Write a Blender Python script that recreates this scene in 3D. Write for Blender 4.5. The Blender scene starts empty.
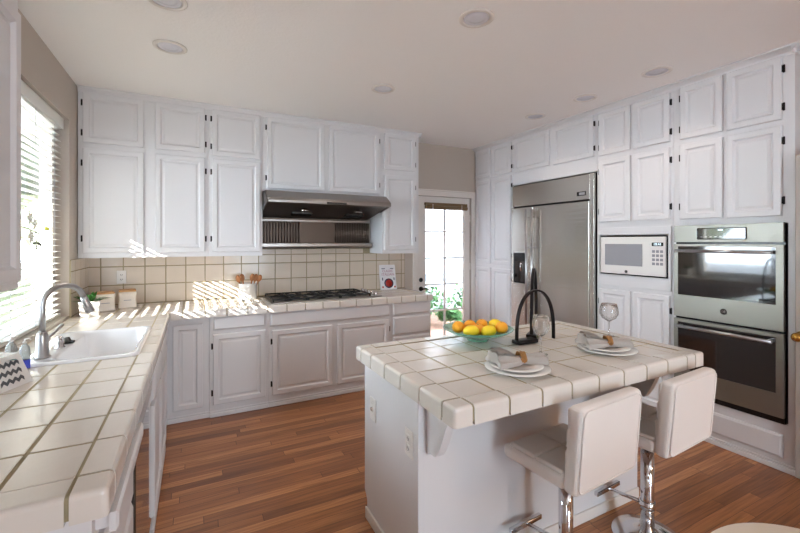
import bpy, bmesh, math, random
from mathutils import Vector, Matrix

random.seed(7)
S = bpy.context.scene
COL = S.collection
PI = math.pi
R = math.radians

# ------------------------------------------------------------------ camera
cam_d = bpy.data.cameras.new('camera')
cam = bpy.data.objects.new('camera', cam_d)
COL.objects.link(cam)
cam.location = (0, 0, 1.489)
cam.rotation_euler = (R(90), 0, -0.4728)
cam_d.sensor_width = 36
cam_d.lens = 401.4 / 800 * 36
cam_d.shift_y = -(266.5 - 241.3) / 800
cam_d.clip_start = 0.02
S.camera = cam

# ------------------------------------------------------------------ world, sun, exposure
W = bpy.data.worlds.new('world')
S.world = W
W.use_nodes = True
wn = W.node_tree.nodes
bg = wn['Background']
bg.inputs['Color'].default_value = (0.78, 0.88, 1.0, 1)
bg.inputs['Strength'].default_value = 30.0
sun_d = bpy.data.lights.new('sun', 'SUN')
sun_d.energy = 32
sun_d.angle = R(0.4)
sun_d.color = (1.0, 0.95, 0.88)
sun = bpy.data.objects.new('sun', sun_d)
COL.objects.link(sun)
SUN_DIR = Vector((1, 0.77, -0.57)).normalized()
sun.rotation_euler = SUN_DIR.to_track_quat('-Z', 'Y').to_euler()
sun.location = (-6, -3, 6)
S.view_settings.view_transform = 'Standard'
S.view_settings.look = 'None'
S.view_settings.exposure = 0.2
S.view_settings.gamma = 1
S.view_settings.use_curve_mapping = False
CY = S.cycles
CY.max_bounces = 14
CY.diffuse_bounces = 8
CY.glossy_bounces = 6
CY.transmission_bounces = 8
CY.transparent_max_bounces = 24
CY.sample_clamp_indirect = 8
CY.caustics_reflective = False
CY.caustics_refractive = False
CY.use_denoising = True
CY.use_adaptive_sampling = False
# sky portals in the window openings: they emit nothing, they only aim the sky sampling
for nm_, loc_, rot_, sx_, sy_ in (('portal', (-1.02, 2.80, 1.67), (0, R(-90), 0), 1.46, 2.04), ('portal', (-1.02, -1.95, 1.55), (0, R(-90), 0), 1.30, .9),
                                  ('portal', (1.40, -3.78, 1.1), (R(90), 0, 0), 1.0, 2.1), ('portal', (2.91, 4.58, 1.05), (R(-90), 0, 0), .84, 2.05)):
    pd_ = bpy.data.lights.new(nm_, 'AREA'); pd_.shape = 'RECTANGLE'; pd_.size = sx_; pd_.size_y = sy_
    pd_.cycles.is_portal = True
    po_ = bpy.data.objects.new(nm_, pd_); COL.objects.link(po_); po_.location = loc_; po_.rotation_euler = rot_

# ------------------------------------------------------------------ materials
def srgb(r, g, b):
    f = lambda c: (c / 255 / 12.92) if c / 255 <= 0.04045 else ((c / 255 + 0.055) / 1.055) ** 2.4
    return (f(r), f(g), f(b), 1)

def mat(name, col, rough=0.5, metal=0.0, bump=0.0, bscale=60, vary=0.0, vscale=6, spec=0.5,
        coat=0.0, trans=0.0, ior=1.45, stretch=None, emit=None, estr=0):
    m = bpy.data.materials.new(name)
    m.use_nodes = True
    n, l = m.node_tree.nodes, m.node_tree.links
    p = n['Principled BSDF']
    p.inputs['Base Color'].default_value = col
    p.inputs['Roughness'].default_value = rough
    p.inputs['Metallic'].default_value = metal
    p.inputs['Specular IOR Level'].default_value = spec
    p.inputs['Coat Weight'].default_value = coat
    p.inputs['Coat Roughness'].default_value = 0.08
    p.inputs['Transmission Weight'].default_value = trans
    p.inputs['IOR'].default_value = ior
    if emit:
        p.inputs['Emission Color'].default_value = emit
        p.inputs['Emission Strength'].default_value = estr
    tc = n.new('ShaderNodeTexCoord')
    mp = n.new('ShaderNodeMapping')
    l.new(tc.outputs['Object'], mp.inputs['Vector'])
    if stretch:
        mp.inputs['Scale'].default_value = stretch
    if vary:
        t = n.new('ShaderNodeTexNoise')
        t.inputs['Scale'].default_value = vscale
        t.inputs['Detail'].default_value = 5
        l.new(mp.outputs['Vector'], t.inputs['Vector'])
        mx = n.new('ShaderNodeMix')
        mx.data_type = 'RGBA'
        mx.inputs['A'].default_value = tuple(c * (1 - vary) for c in col[:3]) + (1,)
        mx.inputs['B'].default_value = tuple(min(1, c * (1 + vary)) for c in col[:3]) + (1,)
        l.new(t.outputs['Fac'], mx.inputs['Factor'])
        l.new(mx.outputs['Result'], p.inputs['Base Color'])
    if bump:
        t2 = n.new('ShaderNodeTexNoise')
        t2.inputs['Scale'].default_value = bscale
        t2.inputs['Detail'].default_value = 4
        l.new(mp.outputs['Vector'], t2.inputs['Vector'])
        b = n.new('ShaderNodeBump')
        b.inputs['Strength'].default_value = bump
        b.inputs['Distance'].default_value = 0.005
        l.new(t2.outputs['Fac'], b.inputs['Height'])
        l.new(b.outputs['Normal'], p.inputs['Normal'])
    return m

M = {}
M['cab'] = mat('cabinet_paint', srgb(214, 212, 213), 0.42, vary=0.008, vscale=3)
M['ceil'] = mat('ceiling_paint', srgb(240, 238, 236), 0.9, bump=0.35, bscale=70)
M['wall'] = mat('wall_paint', srgb(186, 175, 164), 0.85, bump=0.1, bscale=120)
M['tan'] = mat('tan_wall_paint', srgb(150, 124, 104), 0.85, bump=0.1, bscale=120)
M['trimw'] = mat('trim_paint', srgb(220, 214, 208), 0.4, bump=0.03)
M['doorpaint'] = mat('passage_door_paint', srgb(166, 154, 146), 0.45, vary=0.02)
M['tile'] = mat('glazed_tile', srgb(216, 209, 201), 0.22, bump=0.12, bscale=28, vary=0.05, vscale=3, coat=0.3)
M['btile'] = mat('backsplash_tile', srgb(204, 190, 174), 0.3, bump=0.1, bscale=28, vary=0.07, vscale=4, coat=0.2)
M['grout'] = mat('grout', srgb(150, 138, 110), 0.9, bump=0.3, bscale=200, vary=0.15, vscale=30)
M['hinge'] = mat('black_iron', srgb(28, 24, 22), 0.45, 0.6, bump=0.05)
M['steel'] = mat('brushed_steel', srgb(210, 206, 198), 0.27, 1.0, bump=0.22, bscale=5, stretch=(.4, .4, 7))
M['hoodsteel'] = mat('hood_steel', srgb(150, 144, 140), 0.33, 1.0, bump=0.1, bscale=9, stretch=(1, 1, 26))
M['darksteel'] = mat('dull_steel', srgb(104, 92, 84), 0.38, 1.0, bump=0.1, bscale=30)
M['smoked'] = mat('smoked_steel', srgb(86, 74, 66), 0.4, 0.9, bump=0.1, bscale=30)
M['ovensteel'] = mat('oven_steel', srgb(150, 146, 138), 0.42, 1.0, bump=0.12, bscale=9, stretch=(1, 1, 26))
M['chrome'] = mat('chrome', srgb(215, 215, 218), 0.06, 1.0, vary=0.02)
M['nickel'] = mat('brushed_nickel', srgb(170, 168, 168), 0.28, 1.0, vary=0.03)
M['badge'] = mat('dark_badge', srgb(70, 66, 64), 0.35, 0.3, vary=0.05)
M['black'] = mat('black_plastic', srgb(18, 18, 20), 0.25, vary=0.1)
M['iron'] = mat('cast_iron', srgb(26, 26, 28), 0.5, 0.3, bump=0.2, bscale=150)
M['bronze'] = mat('dark_bronze', srgb(38, 34, 34), 0.4, 0.7, bump=0.1, bscale=120)
M['blackglass'] = mat('black_glass', srgb(20, 17, 18), 0.04, spec=0.9, coat=1.0, vary=0.05)
M['leather'] = mat('white_leather', srgb(222, 214, 208), 0.42, bump=0.15, bscale=220, vary=0.02)
M['china'] = mat('white_china', srgb(225, 222, 218), 0.15, coat=0.5, vary=0.01)
M['sink'] = mat('white_enamel', srgb(232, 234, 238), 0.12, coat=0.6, vary=0.01)
M['plastic'] = mat('white_plastic', srgb(225, 222, 218), 0.35, vary=0.01)
M['blind'] = mat('blind_slats', srgb(222, 220, 215), 0.5, vary=0.02)
M['rope'] = mat('blind_cord', srgb(130, 132, 140), 0.8, vary=0.1)
M['bamboo'] = mat('woven_bamboo', srgb(120, 96, 66), 0.7, bump=0.6, bscale=12, vary=0.5, vscale=8, stretch=(2, 1, 60))
M['spoon'] = mat('oiled_wood', srgb(168, 110, 66), 0.5, bump=0.1, vary=0.2, vscale=20, stretch=(8, 8, 1))
M['lidwood'] = mat('bamboo_lid', srgb(198, 150, 98), 0.45, vary=0.15, vscale=10, stretch=(1, 14, 1))
M['ceramic'] = mat('cream_ceramic', srgb(222, 212, 200), 0.3, vary=0.03)
M['lemon'] = mat('lemon_peel', srgb(246, 208, 40), 0.42, bump=0.3, bscale=110, vary=0.06, vscale=14)
M['orange'] = mat('orange_peel', srgb(242, 164, 38), 0.42, bump=0.3, bscale=110, vary=0.10, vscale=14)
M['linen'] = mat('linen_napkin', srgb(172, 166, 160), 0.9, bump=0.4, bscale=160, vary=0.05, vscale=30)
M['straw'] = mat('woven_straw', srgb(158, 112, 62), 0.6, bump=0.8, bscale=80, vary=0.35, vscale=60)
M['brass'] = mat('polished_brass', srgb(196, 148, 70), 0.18, 1.0, vary=0.05)
M['leaf'] = mat('green_leaf', srgb(64, 132, 52), 0.45, vary=0.3, vscale=20)
M['teal'] = mat('teal_leaf', srgb(120, 176, 178), 0.5, vary=0.1)
M['petal'] = mat('white_petal', srgb(226, 230, 222), 0.6, vary=0.06, vscale=40)
M['bud'] = mat('yellow_bud', srgb(196, 200, 60), 0.5, vary=0.1)
M['stem'] = mat('dark_stem', srgb(40, 52, 38), 0.6, vary=0.1)
M['blue'] = mat('blue_soap', srgb(70, 84, 200), 0.3, vary=0.1)
M['bottle'] = mat('frosted_plastic', srgb(225, 234, 242), 0.15, trans=0.75, ior=1.2, vary=0.02)
M['chevron_grey'] = mat('charcoal_print', srgb(82, 84, 88), 0.6, vary=0.05)
M['bulb'] = mat('frosted_lens', srgb(212, 212, 220), 0.25, vary=0.02)
M['paving'] = mat('pale_paving', srgb(225, 218, 205), 0.9, bump=0.3, bscale=20, vary=0.05)
M['paper'] = mat('book_cover_paper', srgb(222, 220, 222), 0.35, vary=0.01)
M['page'] = mat('book_pages', srgb(226, 216, 196), 0.8, vary=0.05, vscale=50, stretch=(80, 1, 1))
M['ink'] = mat('dark_ink', srgb(50, 54, 80), 0.5, vary=0.05)
M['rosetext'] = mat('rose_ink', srgb(176, 120, 140), 0.5, vary=0.05)
M['red'] = mat('tomato_red', srgb(170, 42, 30), 0.4, vary=0.4, vscale=120)
M['mwgrey'] = mat('grey_window_film', srgb(150, 150, 156), 0.15, vary=0.04, coat=0.5)
M['glow'] = mat('lit_digits', srgb(200, 220, 230), 0.4, emit=(0.75, 0.9, 1, 1), estr=1.2)
M['siding'] = mat('white_siding', srgb(206, 212, 220), 0.7, vary=0.03)
M['slate'] = mat('grey_rail_paint', srgb(118, 124, 130), 0.7, vary=0.1)
M['soil'] = mat('garden_ground', srgb(190, 150, 132), 0.9, bump=0.5, bscale=20, vary=0.3, vscale=12)
M['treeleaf'] = mat('tree_leaf', srgb(104, 118, 92), 0.8, vary=0.5, vscale=5)
M['bush'] = mat('shrub_leaf', srgb(120, 164, 108), 0.6, vary=0.4, vscale=9)
M['cream'] = mat('cream_lacquer', srgb(232, 220, 204), 0.4, vary=0.02)
M['cushion'] = mat('cream_upholstery', srgb(214, 204, 192), 0.85, bump=0.3, bscale=180, vary=0.03)

def thin_glass(name, tint, fac=0.09):
    m = bpy.data.materials.new(name)
    m.use_nodes = True
    n, l = m.node_tree.nodes, m.node_tree.links
    n.remove(n['Principled BSDF'])
    t = n.new('ShaderNodeBsdfTransparent'); t.inputs['Color'].default_value = tint
    g = n.new('ShaderNodeBsdfGlossy'); g.inputs['Roughness'].default_value = 0.02
    l0 = n.new('ShaderNodeLayerWeight'); l0.inputs['Blend'].default_value = .5
    pw = n.new('ShaderNodeMath'); pw.operation = 'POWER'; pw.inputs[1].default_value = 3.5
    l.new(l0.outputs['Facing'], pw.inputs[0])
    lw = n.new('ShaderNodeMath'); lw.operation = 'MULTIPLY_ADD'; lw.inputs[1].default_value = fac * 4; lw.inputs[2].default_value = .025
    l.new(pw.outputs[0], lw.inputs[0])
    mx = n.new('ShaderNodeMixShader')
    l.new(lw.outputs[0], mx.inputs['Fac'])
    l.new(t.outputs[0], mx.inputs[1]); l.new(g.outputs[0], mx.inputs[2])
    l.new(mx.outputs[0], n['Material Output'].inputs['Surface'])
    return m
_b = M['blind'].node_tree
_p = _b.nodes['Principled BSDF']
_t = _b.nodes.new('ShaderNodeBsdfTranslucent'); _t.inputs['Color'].default_value = (.85, .85, .82, 1)
_x = _b.nodes.new('ShaderNodeMixShader'); _x.inputs['Fac'].default_value = .2
_b.links.new(_p.outputs[0], _x.inputs[1]); _b.links.new(_t.outputs[0], _x.inputs[2])
_b.links.new(_x.outputs[0], _b.nodes['Material Output'].inputs['Surface'])
M['pane'] = thin_glass('window_glass', (0.96, 0.98, 0.98, 1))
M['glass'] = bpy.data.materials.new('clear_glass'); M['glass'].use_nodes = True
_n, _l = M['glass'].node_tree.nodes, M['glass'].node_tree.links
_n.remove(_n['Principled BSDF'])
_g = _n.new('ShaderNodeBsdfGlass'); _g.inputs['IOR'].default_value = 1.38; _g.inputs['Roughness'].default_value = 0
_t = _n.new('ShaderNodeBsdfTransparent'); _x = _n.new('ShaderNodeMixShader'); _x.inputs['Fac'].default_value = .62
_l.new(_t.outputs[0], _x.inputs[1]); _l.new(_g.outputs[0], _x.inputs[2]); _l.new(_x.outputs[0], _n['Material Output'].inputs['Surface'])
M['seaglass'] = mat('green_bowl_glass', srgb(118, 174, 150), 0.08, coat=0.8, vary=0.03)
_b = M['seaglass'].node_tree
_t = _b.nodes.new('ShaderNodeBsdfTransparent'); _t.inputs['Color'].default_value = (.80, .95, .88, 1)
_x = _b.nodes.new('ShaderNodeMixShader'); _x.inputs['Fac'].default_value = .32
_b.links.new(_b.nodes['Principled BSDF'].outputs[0], _x.inputs[1]); _b.links.new(_t.outputs[0], _x.inputs[2])
_b.links.new(_x.outputs[0], _b.nodes['Material Output'].inputs['Surface'])

def floor_mat():
    m = bpy.data.materials.new('oak_planks')
    m.use_nodes = True
    n, l = m.node_tree.nodes, m.node_tree.links
    p = n['Principled BSDF']
    tc = n.new('ShaderNodeTexCoord')
    def mth(op, a, b=None):
        q = n.new('ShaderNodeMath'); q.operation = op
        for k, v in ((0, a), (1, b)):
            if v is None: continue
            if isinstance(v, (int, float)): q.inputs[k].default_value = v
            else: l.new(v, q.inputs[k])
        return q.outputs[0]
    sp = n.new('ShaderNodeSeparateXYZ'); l.new(tc.outputs['Object'], sp.inputs[0])
    yv = mth('DIVIDE', sp.outputs['Y'], .062)
    row = mth('FLOOR', yv)
    wr = n.new('ShaderNodeTexWhiteNoise'); wr.noise_dimensions = '1D'; l.new(row, wr.inputs['W'])
    xv = mth('ADD', mth('DIVIDE', sp.outputs['X'], 1.05), mth('MULTIPLY', wr.outputs['Value'], 9.0))
    colm = mth('FLOOR', xv)
    cb = n.new('ShaderNodeCombineXYZ'); l.new(row, cb.inputs[0]); l.new(colm, cb.inputs[1])
    wp = n.new('ShaderNodeTexWhiteNoise'); wp.noise_dimensions = '2D'; l.new(cb.outputs[0], wp.inputs['Vector'])
    fy = mth('FRACT', yv); fxx = mth('FRACT', xv)
    ey = mth('LESS_THAN', mth('MINIMUM', fy, mth('SUBTRACT', 1, fy)), .016)
    ex = mth('LESS_THAN', mth('MINIMUM', fxx, mth('SUBTRACT', 1, fxx)), .0015)
    edge = mth('MAXIMUM', ey, ex)
    ramp = n.new('ShaderNodeValToRGB')
    e = ramp.color_ramp.elements
    e[0].position = 0; e[0].color = srgb(126, 79, 46)
    e[1].position = 1; e[1].color = srgb(190, 134, 86)
    e2 = ramp.color_ramp.elements.new(0.5); e2.color = srgb(160, 104, 62)
    l.new(wp.outputs['Value'], ramp.inputs['Fac'])
    mp = n.new('ShaderNodeMapping'); mp.inputs['Scale'].default_value = (1.2, 26, 1)
    l.new(tc.outputs['Object'], mp.inputs['Vector'])
    add = n.new('ShaderNodeVectorMath'); add.operation = 'ADD'
    sc = n.new('ShaderNodeVectorMath'); sc.operation = 'SCALE'; sc.inputs['Scale'].default_value = 7
    l.new(wp.outputs['Color'], sc.inputs[0])
    l.new(mp.outputs['Vector'], add.inputs[0]); l.new(sc.outputs[0], add.inputs[1])
    gr = n.new('ShaderNodeTexNoise'); gr.inputs['Scale'].default_value = 2.4
    gr.inputs['Detail'].default_value = 8; gr.inputs['Distortion'].default_value = 0.7
    l.new(add.outputs[0], gr.inputs['Vector'])
    gramp = n.new('ShaderNodeValToRGB')
    gramp.color_ramp.elements[0].position = 0.3; gramp.color_ramp.elements[0].color = (0.56, 0.50, 0.46, 1)
    gramp.color_ramp.elements[1].position = 0.66; gramp.color_ramp.elements[1].color = (1.08, 1.06, 1.04, 1)
    l.new(gr.outputs['Fac'], gramp.inputs['Fac'])
    mul = n.new('ShaderNodeMix'); mul.data_type = 'RGBA'; mul.blend_type = 'MULTIPLY'
    mul.inputs['Factor'].default_value = 1
    l.new(ramp.outputs['Color'], mul.inputs['A']); l.new(gramp.outputs['Color'], mul.inputs['B'])
    mor = n.new('ShaderNodeMix'); mor.data_type = 'RGBA'
    mor.inputs['B'].default_value = srgb(70, 40, 24)
    l.new(edge, mor.inputs['Factor']); l.new(mul.outputs['Result'], mor.inputs['A'])
    l.new(mor.outputs['Result'], p.inputs['Base Color'])
    p.inputs['Roughness'].default_value = 0.38
    p.inputs['Coat Weight'].default_value = 0.25
    p.inputs['Coat Roughness'].default_value = 0.2
    b = n.new('ShaderNodeBump'); b.inputs['Strength'].default_value = 0.25; b.inputs['Distance'].default_value = 0.002
    l.new(gr.outputs['Fac'], b.inputs['Height']); l.new(b.outputs['Normal'], p.inputs['Normal'])
    return m
M['floor'] = floor_mat()

# ------------------------------------------------------------------ mesh builder
class MB:
    def __init__(s):
        s.bm = bmesh.new()
    def box(s, x0, x1, y0, y1, z0, z1, bev=0, seg=2):
        t = bmesh.new()
        vs = [t.verts.new((x, y, z)) for x in (x0, x1) for y in (y0, y1) for z in (z0, z1)]
        for f in ((0, 1, 3, 2), (4, 6, 7, 5), (0, 4, 5, 1), (2, 3, 7, 6), (0, 2, 6, 4), (1, 5, 7, 3)):
            t.faces.new([vs[i] for i in f])
        bmesh.ops.recalc_face_normals(t, faces=t.faces)
        if bev:
            bmesh.ops.bevel(t, geom=list(t.edges), offset=bev, segments=seg, affect='EDGES', profile=0.5)
        s.merge(t)
        return s
    def boxe(s, x0, x1, y0, y1, z0, z1, bev, test, seg=3):
        """box with only the edges chosen by test(midpoint-signs) bevelled"""
        t = bmesh.new()
        vs = [t.verts.new((x, y, z)) for x in (x0, x1) for y in (y0, y1) for z in (z0, z1)]
        for f in ((0, 1, 3, 2), (4, 6, 7, 5), (0, 4, 5, 1), (2, 3, 7, 6), (0, 2, 6, 4), (1, 5, 7, 3)):
            t.faces.new([vs[i] for i in f])
        bmesh.ops.recalc_face_normals(t, faces=t.faces)
        c = Vector(((x0 + x1) / 2, (y0 + y1) / 2, (z0 + z1) / 2))
        sg = lambda v: 0 if abs(v) < 1e-6 else (1 if v > 0 else -1)
        es = []
        for e in t.edges:
            d = (e.verts[0].co + e.verts[1].co) / 2 - c
            if test(sg(d.x), sg(d.y), sg(d.z)):
                es.append(e)
        if es:
            bmesh.ops.bevel(t, geom=es, offset=bev, segments=seg, affect='EDGES', profile=0.5)
        s.merge(t)
        return s
    def merge(s, t, m=None):
        if m is not None:
            bmesh.ops.transform(t, matrix=m, verts=t.verts)
        off = len(s.bm.verts)
        mp = {}
        for v in t.verts:
            mp[v] = s.bm.verts.new(v.co)
        for f in t.faces:
            try:
                nf = s.bm.faces.new([mp[v] for v in f.verts]); nf.smooth = f.smooth
            except ValueError:
                pass
        t.free()
    def lathe(s, prof, n=32, c=(0, 0, 0), close=False, m=None, sx=1, sy=1):
        t = bmesh.new()
        rings = []
        for r, z in prof:
            if r < 1e-5:
                rings.append([t.verts.new((c[0], c[1], c[2] + z))])
            else:
                rings.append([t.verts.new((c[0] + sx * r * math.cos(2 * PI * i / n), c[1] + sy * r * math.sin(2 * PI * i / n), c[2] + z)) for i in range(n)])
        pairs = list(zip(rings, rings[1:]))
        if close:
            pairs.append((rings[-1], rings[0]))
        for a, b in pairs:
            if len(a) == 1 and len(b) == 1:
                continue
            for i in range(n):
                j = (i + 1) % n
                if len(a) == 1:
                    f = t.faces.new((a[0], b[j], b[i]))
                elif len(b) == 1:
                    f = t.faces.new((a[i], a[j], b[0]))
                else:
                    f = t.faces.new((a[i], a[j], b[j], b[i]))
                f.smooth = True
        bmesh.ops.recalc_face_normals(t, faces=t.faces)
        s.merge(t, m)
        return s
    def cyl(s, p0, p1, r0, r1=None, n=20):
        return s.tube([p0, p1], [r0, r0 if r1 is None else r1], n)
    def tube(s, pts, rad, n=12, flat=None, caps=True):
        """swept tube; flat=(w,h) gives a rectangular bar"""
        pts = [Vector(p) for p in pts]
        if not hasattr(rad, '__len__'):
            rad = [rad] * len(pts)
        t = bmesh.new()
        rings = []
        up = None
        for i, p in enumerate(pts):
            d = (pts[min(i + 1, len(pts) - 1)] - pts[max(i - 1, 0)]).normalized()
            if up is None:
                up = Vector((0, 0, 1)) if abs(d.z) < 0.9 else Vector((0, 1, 0))
            a = d.cross(up)
            if a.length < 1e-4:
                a = d.orthogonal()
            a.normalize(); b = a.cross(d).normalized(); up = b
            if flat:
                w, h = flat
                q = [(-w, -h), (w, -h), (w, h), (-w, h)]
                rings.append([t.verts.new(p + a * x / 2 + b * y / 2) for x, y in q])
            else:
                rings.append([t.verts.new(p + (a * math.cos(2 * PI * k / n) + b * math.sin(2 * PI * k / n)) * rad[i]) for k in range(n)])
        m_ = len(rings[0])
        for a, b in zip(rings, rings[1:]):
            for k in range(m_):
                f = t.faces.new((a[k], a[(k + 1) % m_], b[(k + 1) % m_], b[k])); f.smooth = not flat
        if caps:
            t.faces.new(rings[0]); t.faces.new(rings[-1][::-1])
        bmesh.ops.recalc_face_normals(t, faces=t.faces)
        s.merge(t)
        return s
    def prism(s, poly, axis, a0, a1):
        """extrude 2D polygon along axis ('x': poly=(y,z); 'y': (x,z); 'z': (x,y))"""
        t = bmesh.new()
        def P(u, v, w):
            return {'x': (w, u, v), 'y': (u, w, v), 'z': (u, v, w)}[axis]
        A = [t.verts.new(P(u, v, a0)) for u, v in poly]
        B = [t.verts.new(P(u, v, a1)) for u, v in poly]
        t.faces.new(A); t.faces.new(B[::-1])
        for i in range(len(poly)):
            j = (i + 1) % len(poly)
            t.faces.new((A[i], B[i], B[j], A[j]))
        bmesh.ops.recalc_face_normals(t, faces=t.faces)
        s.merge(t)
        return s
    def panel(s, x0, x1, z0, z1, y, loops):
        """rectangular panel facing -y built from (inset, height) loops"""
        t = bmesh.new()
        rings = []
        for ins, h in loops:
            rings.append([t.verts.new(q) for q in ((x0 + ins, y - h, z0 + ins), (x1 - ins, y - h, z0 + ins), (x1 - ins, y - h, z1 - ins), (x0 + ins, y - h, z1 - ins))])
        for a, b in zip(rings, rings[1:]):
            for k in range(4):
                t.faces.new((a[k], a[(k + 1) % 4], b[(k + 1) % 4], b[k]))
        t.faces.new(rings[-1]); t.faces.new(rings[0][::-1])
        bmesh.ops.recalc_face_normals(t, faces=t.faces)
        s.merge(t)
        return s
    def sphere(s, c, r, sx=1, sy=1, sz=1, n=16, m=None):
        t = bmesh.new()
        bmesh.ops.create_uvsphere(t, u_segments=n, v_segments=max(6, n // 2), radius=r)
        for v in t.verts:
            v.co = Vector((v.co.x * sx, v.co.y * sy, v.co.z * sz))
        if m is not None:
            bmesh.ops.transform(t, matrix=m, verts=t.verts)
        for v in t.verts:
            v.co += Vector(c)
        for f in t.faces:
            f.smooth = True
        s.merge(t)
        return s
    def build(s, name, m, parent=None, loc=(0, 0, 0), rz=0):
        me = bpy.data.meshes.new(name)
        s.bm.to_mesh(me); s.bm.free()
        me.materials.append(M[m] if isinstance(m, str) else m)
        o = bpy.data.objects.new(name, me)
        COL.objects.link(o)
        o.location = loc; o.rotation_euler = (0, 0, rz)
        if parent is not None:
            o.parent = parent
        return o

def tag(o, label, cat, group=None, kind=None):
    if label: o['label'] = label
    if cat: o['category'] = cat
    if group: o['group'] = group
    if kind: o['kind'] = kind
    return o
def thing(name, label, cat, loc=(0, 0, 0), rz=0, group=None):
    o = bpy.data.objects.new(name, None)
    o.empty_display_size = 0.1
    COL.objects.link(o)
    o.location = loc; o.rotation_euler = (0, 0, rz)
    return tag(o, label, cat, group)
def struct(o):
    o['kind'] = 'structure'
    return o
def copy_tree(o, parent=None):
    c = o.copy(); COL.objects.link(c)
    if parent is not None:
        c.parent = parent
    for ch in list(o.children):
        copy_tree(ch, c)
    return c
def text(name, body, size, m, parent, loc, rot, extrude=0.0006, align='CENTER'):
    cu = bpy.data.curves.new(name, 'FONT')
    cu.body = body; cu.size = size; cu.extrude = extrude
    cu.align_x = align; cu.align_y = 'CENTER'
    tmp = bpy.data.objects.new(name, cu)
    COL.objects.link(tmp)
    bpy.context.view_layer.update()
    me = bpy.data.meshes.new_from_object(tmp.evaluated_get(bpy.context.evaluated_depsgraph_get()))
    bpy.data.objects.remove(tmp)
    me.materials.clear(); me.materials.append(M[m])
    me.name = name
    o = bpy.data.objects.new(name, me)
    COL.objects.link(o)
    o.location = loc; o.rotation_euler = rot
    if parent is not None:
        o.parent = parent
    return o

# ------------------------------------------------------------------ key planes
XL, YB, H = -0.84, 4.40, 2.735       # left wall, back wall, ceiling
XR, XRW = 3.40, 4.06                  # face of the right cabinets, wall behind them
YU, YC = 4.04, 3.745                  # face frame of back uppers / back bases
ZC = 0.914
XE, YR = 4.06, -3.6                   # extents

# ------------------------------------------------------------------ room shell
struct(MB().box(XL - .3, XE + .2, YR - .2, YB + .2, -.12, 0).build('floor', 'floor'))
struct(MB().box(XL - .3, XE + .2, YR - .2, YB + .2, H, H + .15).build('ceiling', 'ceil'))
WY0, WY1, WZ0, WZ1 = 1.78, 3.82, .935, 2.40           # kitchen window
w = MB()
w.box(XL - .16, XL, WY1, YB + .2, 0, H)
w.box(XL - .16, XL, WY0, WY1, 0, WZ0 - .02)
w.box(XL - .16, XL, WY0, WY1, WZ1, H)
w.box(XL - .16, XL, -1.5, WY0, 0, H)
w.box(XL - .16, XL, -2.4, -1.5, 0, .9)
w.box(XL - .16, XL, -2.4, -1.5, 2.2, H)
w.box(XL - .16, XL, YR - .2, -2.4, 0, H)
struct(w.build('wall_left', 'wall'))
DX0, DX1, DZ1 = 2.49, 3.33, 2.07                        # garden door opening
w = MB()
w.box(XL, DX0, YB, YB + .16, 0, H)
w.box(DX0, DX1, YB, YB + .16, DZ1, H)
w.box(DX1, XE + .2, YB, YB + .16, 0, H)
struct(w.build('wall_back', 'wall'))
w = MB()
w.box(XRW, XRW + .16, YR - .2, YB, 0, H)
struct(w.build('wall_right', 'tan'))
w = MB()
w.box(3.50, XRW, .98, 1.118, 0, H)
struct(w.build('wall_right_return', 'tan'))
w = MB()
w.box(XL, .9, YR - .16, YR, 0, H)
w.box(1.9, XE, YR - .16, YR, 0, H)
w.box(.9, 1.9, YR - .16, YR, 2.15, H)
struct(w.build('wall_rear', 'tan'))

# rear sliding door and dining window, both added behind the camera for daylight fill
d = MB()
for x in (.9, 1.36, 1.82):
    d.box(x, x + .08, YR - .1, YR - .04, 0.005, 2.15)
d.box(.9, 1.9, YR - .1, YR - .04, 2.07, 2.15).box(.9, 1.9, YR - .1, YR - .04, 0.005, .08)
d2 = struct(d.build('door_2', 'trimw'))
MB().box(.98, 1.36, YR - .075, YR - .069, .08, 2.07).box(1.44, 1.82, YR - .075, YR - .069, .08, 2.07).build('pane', 'pane', d2)

d = MB()
for y in (-2.4, -1.975, -1.55):
    d.box(XL - .12, XL - .06, y, y + .05, .9, 2.2)
d.box(XL - .12, XL - .06, -2.4, -1.5, 2.15, 2.2).box(XL - .12, XL - .06, -2.4, -1.5, .9, .95)
d2 = struct(d.build('fill_window', 'trimw'))
MB().box(XL - .095, XL - .089, -2.35, -1.55, .95, 2.15).build('pane', 'pane', d2)
# kitchen window frame
f = MB()
xa, xb = XL - .15, XL - .10
f.box(xa, xb, WY0, WY0 + .05, WZ0, WZ1).box(xa, xb, WY1 - .05, WY1, WZ0, WZ1)
f.box(xa, xb, WY0, WY1, WZ1 - .05, WZ1).box(xa, xb, WY0, WY1, WZ0, WZ0 + .05)
f.box(xa + .01, xb + .03, WY1 - .125, WY1 - .05, WZ0 + .05, WZ1 - .05).box(xa + .01, xb + .03, WY0 + .05, WY0 + .11, WZ0 + .05, WZ1 - .05)
f.box(xa, xb, (WY0 + WY1) / 2 - .025, (WY0 + WY1) / 2 + .025, WZ0 + .05, WZ1 - .05)
w1 = struct(f.build('window_1', 'trimw'))
MB().box(XL - .128, XL - .122, WY0 + .05, WY1 - .05, WZ0 + .05, WZ1 - .05).build('pane', 'pane', w1)
MB().box(XL - .155, XL - .001, WY0, WY1, WZ0 - .02, WZ0 - .001, .002).build('window_sill', 'tile', w1)

# unseen eave over the kitchen window, added to cut off the high sun
struct(MB().box(XL - 1.26, XL - .16, -1.0, YB + .2, 2.44, 2.50).build('shade_eave', 'trimw'))

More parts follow.
